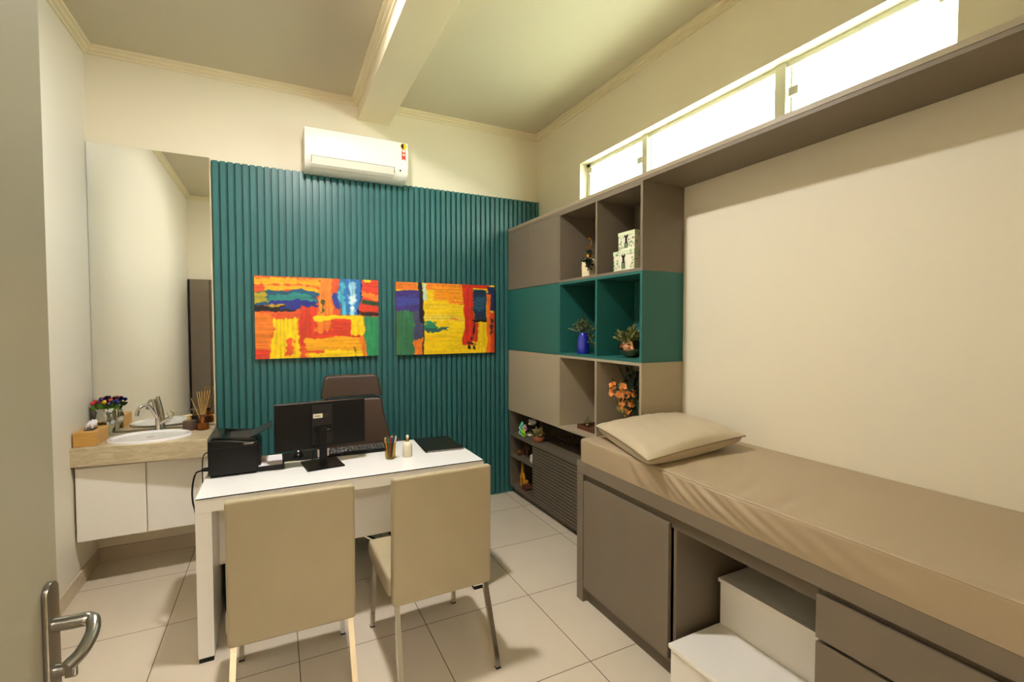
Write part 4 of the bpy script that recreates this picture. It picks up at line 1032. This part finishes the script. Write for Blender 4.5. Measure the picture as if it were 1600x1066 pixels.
# bench of the low cabinet
z = .5583
t = thing('ring_toy', 'mint and lime clear plastic ring toy at the left of the bench', 'toy', (1.97, 3.68, z))
for k, (dy, dz, m_) in enumerate(((.035, .075, MINT), (.04, .035, MINT), (-.005, .06, LIME), (-.012, .028, LIME), (.015, .10, MINT), (-.04, .085, mat('pink_toy', (222, 160, 170), .3)))):
    c = Vector((1.955, 3.70 + dy, z + dz))
    pts = [c + Vector((.006 * math.sin(2 * a), .022 * math.cos(a), .022 * math.sin(a))) for a in [2 * PI * i / 18 for i in range(19)]]
    obj('ring', tube(pts, .0075, 8), m_, t, True)
t = thing('plush_lamb', 'white plush lamb with a dark body behind the ring toy', 'soft toy', (2.03, 3.665, z))
b = ball((2.035, 3.665, z + .125), .034, 1, 1, .9, sub=3); obj('head', b, PLUSH, t, True)
obj('body', ball((2.045, 3.665, z + .048), .044, 1, 1, 1.15, sub=3), mat('navy_plush', (30, 30, 36), .9), t, True)
for s in (-1, 1):
    obj('ear', ball((2.03, 3.665 + s * .042, z + .135), .017, .7, 1.4, .8), PLUSH, t, True)
    obj('leg', ball((1.999, 3.665 + s * .022, z + .018), .016, 1.5, 1, 1), PLUSH, t, True)
obj('muzzle', ball((2.004, 3.665, z + .115), .015, .9, 1.2, .8), mat('plush_muzzle', (226, 210, 180), .9), t, True)
t = thing('flower_basket', 'small wicker basket of dried cream flowers on the bench', 'basket', (1.99, 3.46, z))
cx, cy = 1.985, 3.475
obj('basket', lathe([(.040, z), (.05, z + .01), (.054, z + .035), (.048, z + .048), (.03, z + .05)], cx, cy, 24), TERRA, t, True)
sb = bmesh.new(); lb = bush((cx, cy + .01, z + .09), (cx, cy, z + .045), 22, (.024, .03, .018), .024, .018, stems=sb); obj('dried_flowers', lb, mat('dried_cream', (178, 160, 110), .7), t)
lb = bush((cx, cy + .01, z + .065), (cx, cy, z + .045), 12, (.024, .03, .012), .026, .018); obj('leaves', lb, OLIVE, t); obj('stems', sb, BARK, t)
t = thing('dried_branch', 'dark dried floral branch lying behind the basket on the bench', 'decoration', (2.08, 3.3, z))
sb = tube(smoothpath([(2.06, 3.42, z + .03), (2.08, 3.32, z + .06), (2.09, 3.22, z + .065), (2.1, 3.12, z + .05), (2.1, 3.05, z + .02)], 4), .003, 6)
lb = bmesh.new()
for k in range(10): bush((2.08, 3.38 - k * .032, z + .075 + .012 * math.sin(k)), (2.09, 3.40 - k * .033, z + .04), 4, (.012, .012, .012), .022, .016, bm=lb, lim=(2.0, 2.16, 3.0, 3.44, 0.67))
obj('branch', sb, BARK, t, True); obj('dried_leaves', lb, mat('dried_dark_leaf', (84, 66, 50), .7), t)
# niches
z = .3603
t = thing('plush_horse', 'brown plush horse standing in the upper niche', 'soft toy', (2.02, 3.7, z))
def horse(t, m, cx, cy, z, k=1.0):
    obj('body', ball((cx, cy - .01 * k, z + .085 * k), .034 * k, .85, 1.45, .95, sub=3), m, t, True)
    obj('neck_and_head', tube(smoothpath([(cx, cy + .03 * k, z + .09 * k), (cx, cy + .045 * k, z + .125 * k), (cx - .004, cy + .055 * k, z + .145 * k), (cx - .006, cy + .085 * k, z + .135 * k)], 4), [.02 * k] * 6 + [.018 * k] * 4 + [.012 * k] * 3, 12), m, t, True)
    for a, c in ((-.018, .025), (.018, .025), (-.018, -.045), (.018, -.045)):
        obj('leg', tube([(cx + a * k, cy + c * k, z + .07 * k), (cx + a * k, cy + c * k, z + .001)], [.013 * k, .010 * k], 10), m, t, True)
    for s in (-1, 1): obj('ear', ball((cx + s * .01 * k, cy + .05 * k, z + .163 * k), .007 * k, .6, .6, 1.4), m, t, True)
    obj('tail', tube([(cx, cy - .055 * k, z + .10 * k), (cx, cy - .072 * k, z + .06 * k)], [.006 * k, .009 * k], 8), m, t, True)
horse(t, BPLUSH, 2.03, 3.765, z, .98)
t = thing('round_candle', 'small amber glass ball near the left side of the upper niche', 'decoration', (1.97, 3.80, z))
obj('glass_ball', ball((1.975, 3.815, z + .028), .028, sub=3), AMBERG, t, True); obj('warm_core', ball((1.975, 3.815, z + .026), .016), ORANGE, t, True)
t = thing('plush_chick', 'small white plush chick at the right edge of the upper niche', 'soft toy', (1.96, 3.52, z))
obj('body', ball((1.96, 3.522, z + .03), .030, 1, 1.05, 1, sub=3), PLUSH, t, True); obj('head', ball((1.952, 3.53, z + .062), .018), PLUSH, t, True); obj('beak', ball((1.934, 3.532, z + .060), .005), YTOY, t, True)
z = .0823
t = thing('giraffe_toy', 'yellow toy giraffe in the lower niche', 'toy', (2.0, 3.775, z))
g0 = 3.775 - 3.69
def gy(pts): return [(3.69 + (a - 3.69) * .8 + g0, z + (b - z) * .9) for a, b in pts]
obj('body', prism(gy([(3.64, z + .085), (3.735, z + .085), (3.715, z + .125), (3.70, z + .14), (3.695, z + .215), (3.680, z + .215), (3.678, z + .14), (3.655, z + .12)]), 'x', 1.975, 2.0, .005, 2), YTOY, t, True)
obj('head', prism(gy([(3.675, z + .205), (3.725, z + .215), (3.722, z + .23), (3.68, z + .238)]), 'x', 1.978, 1.997, .004, 2), YTOY, t, True)
for c in (3.74, 3.795): obj('leg', box(1.977, 1.998, c - .006, c + .006, z + .0005, z + .079, .003), YTOY, t)
t = thing('toy_truck', 'small brown wooden toy truck in front in the lower niche', 'toy', (1.95, 3.68, z))
obj('truck_bed', box(1.955, 2.005, 3.64, 3.71, z + .022, z + .05, .004), WALN, t); obj('cab', box(1.957, 2.003, 3.685, 3.71, z + .05, z + .078, .005), YTOY, t)
for c in (3.655, 3.698): obj('wheel', tube([(1.948, c, z + .0175), (2.012, c, z + .0175)], .017, 18), BPLUSH, t, True)

# ================================================================== OUTSIDE THE WINDOW
random.seed(5)
t = thing('garden_tree', 'leafy tree outside, seen through the right end of the high window', 'tree', (4.1, .3, 0))
obj('trunk', tube(smoothpath([(4.4, .2, -.3), (4.35, .25, 1.5), (4.2, .3, 2.8), (4.1, .3, 3.8)], 5), [.07] * 6 + [.05] * 5 + [.03] * 5, 10), BARK, t, True)
lb = bmesh.new(); sb = bmesh.new()
for k in range(16):
    c = (4.0 + random.uniform(-.5, .5), .35 + random.uniform(-.7, .75), 3.55 + random.uniform(-.45, .5))
    bush(c, (4.1, .3, 3.3), 7, (.12, .12, .12), .10, .05, bm=lb, stems=sb)
obj('leaves', lb, mat('garden_leaf', (34, 48, 22), .6, spec=.2), t); obj('branches', sb, BARK, t)
struct('floor', box(XR + .22, 14, -8, 12, -.35, -.3), mat('pale_concrete_ground', (226, 224, 208), .9))
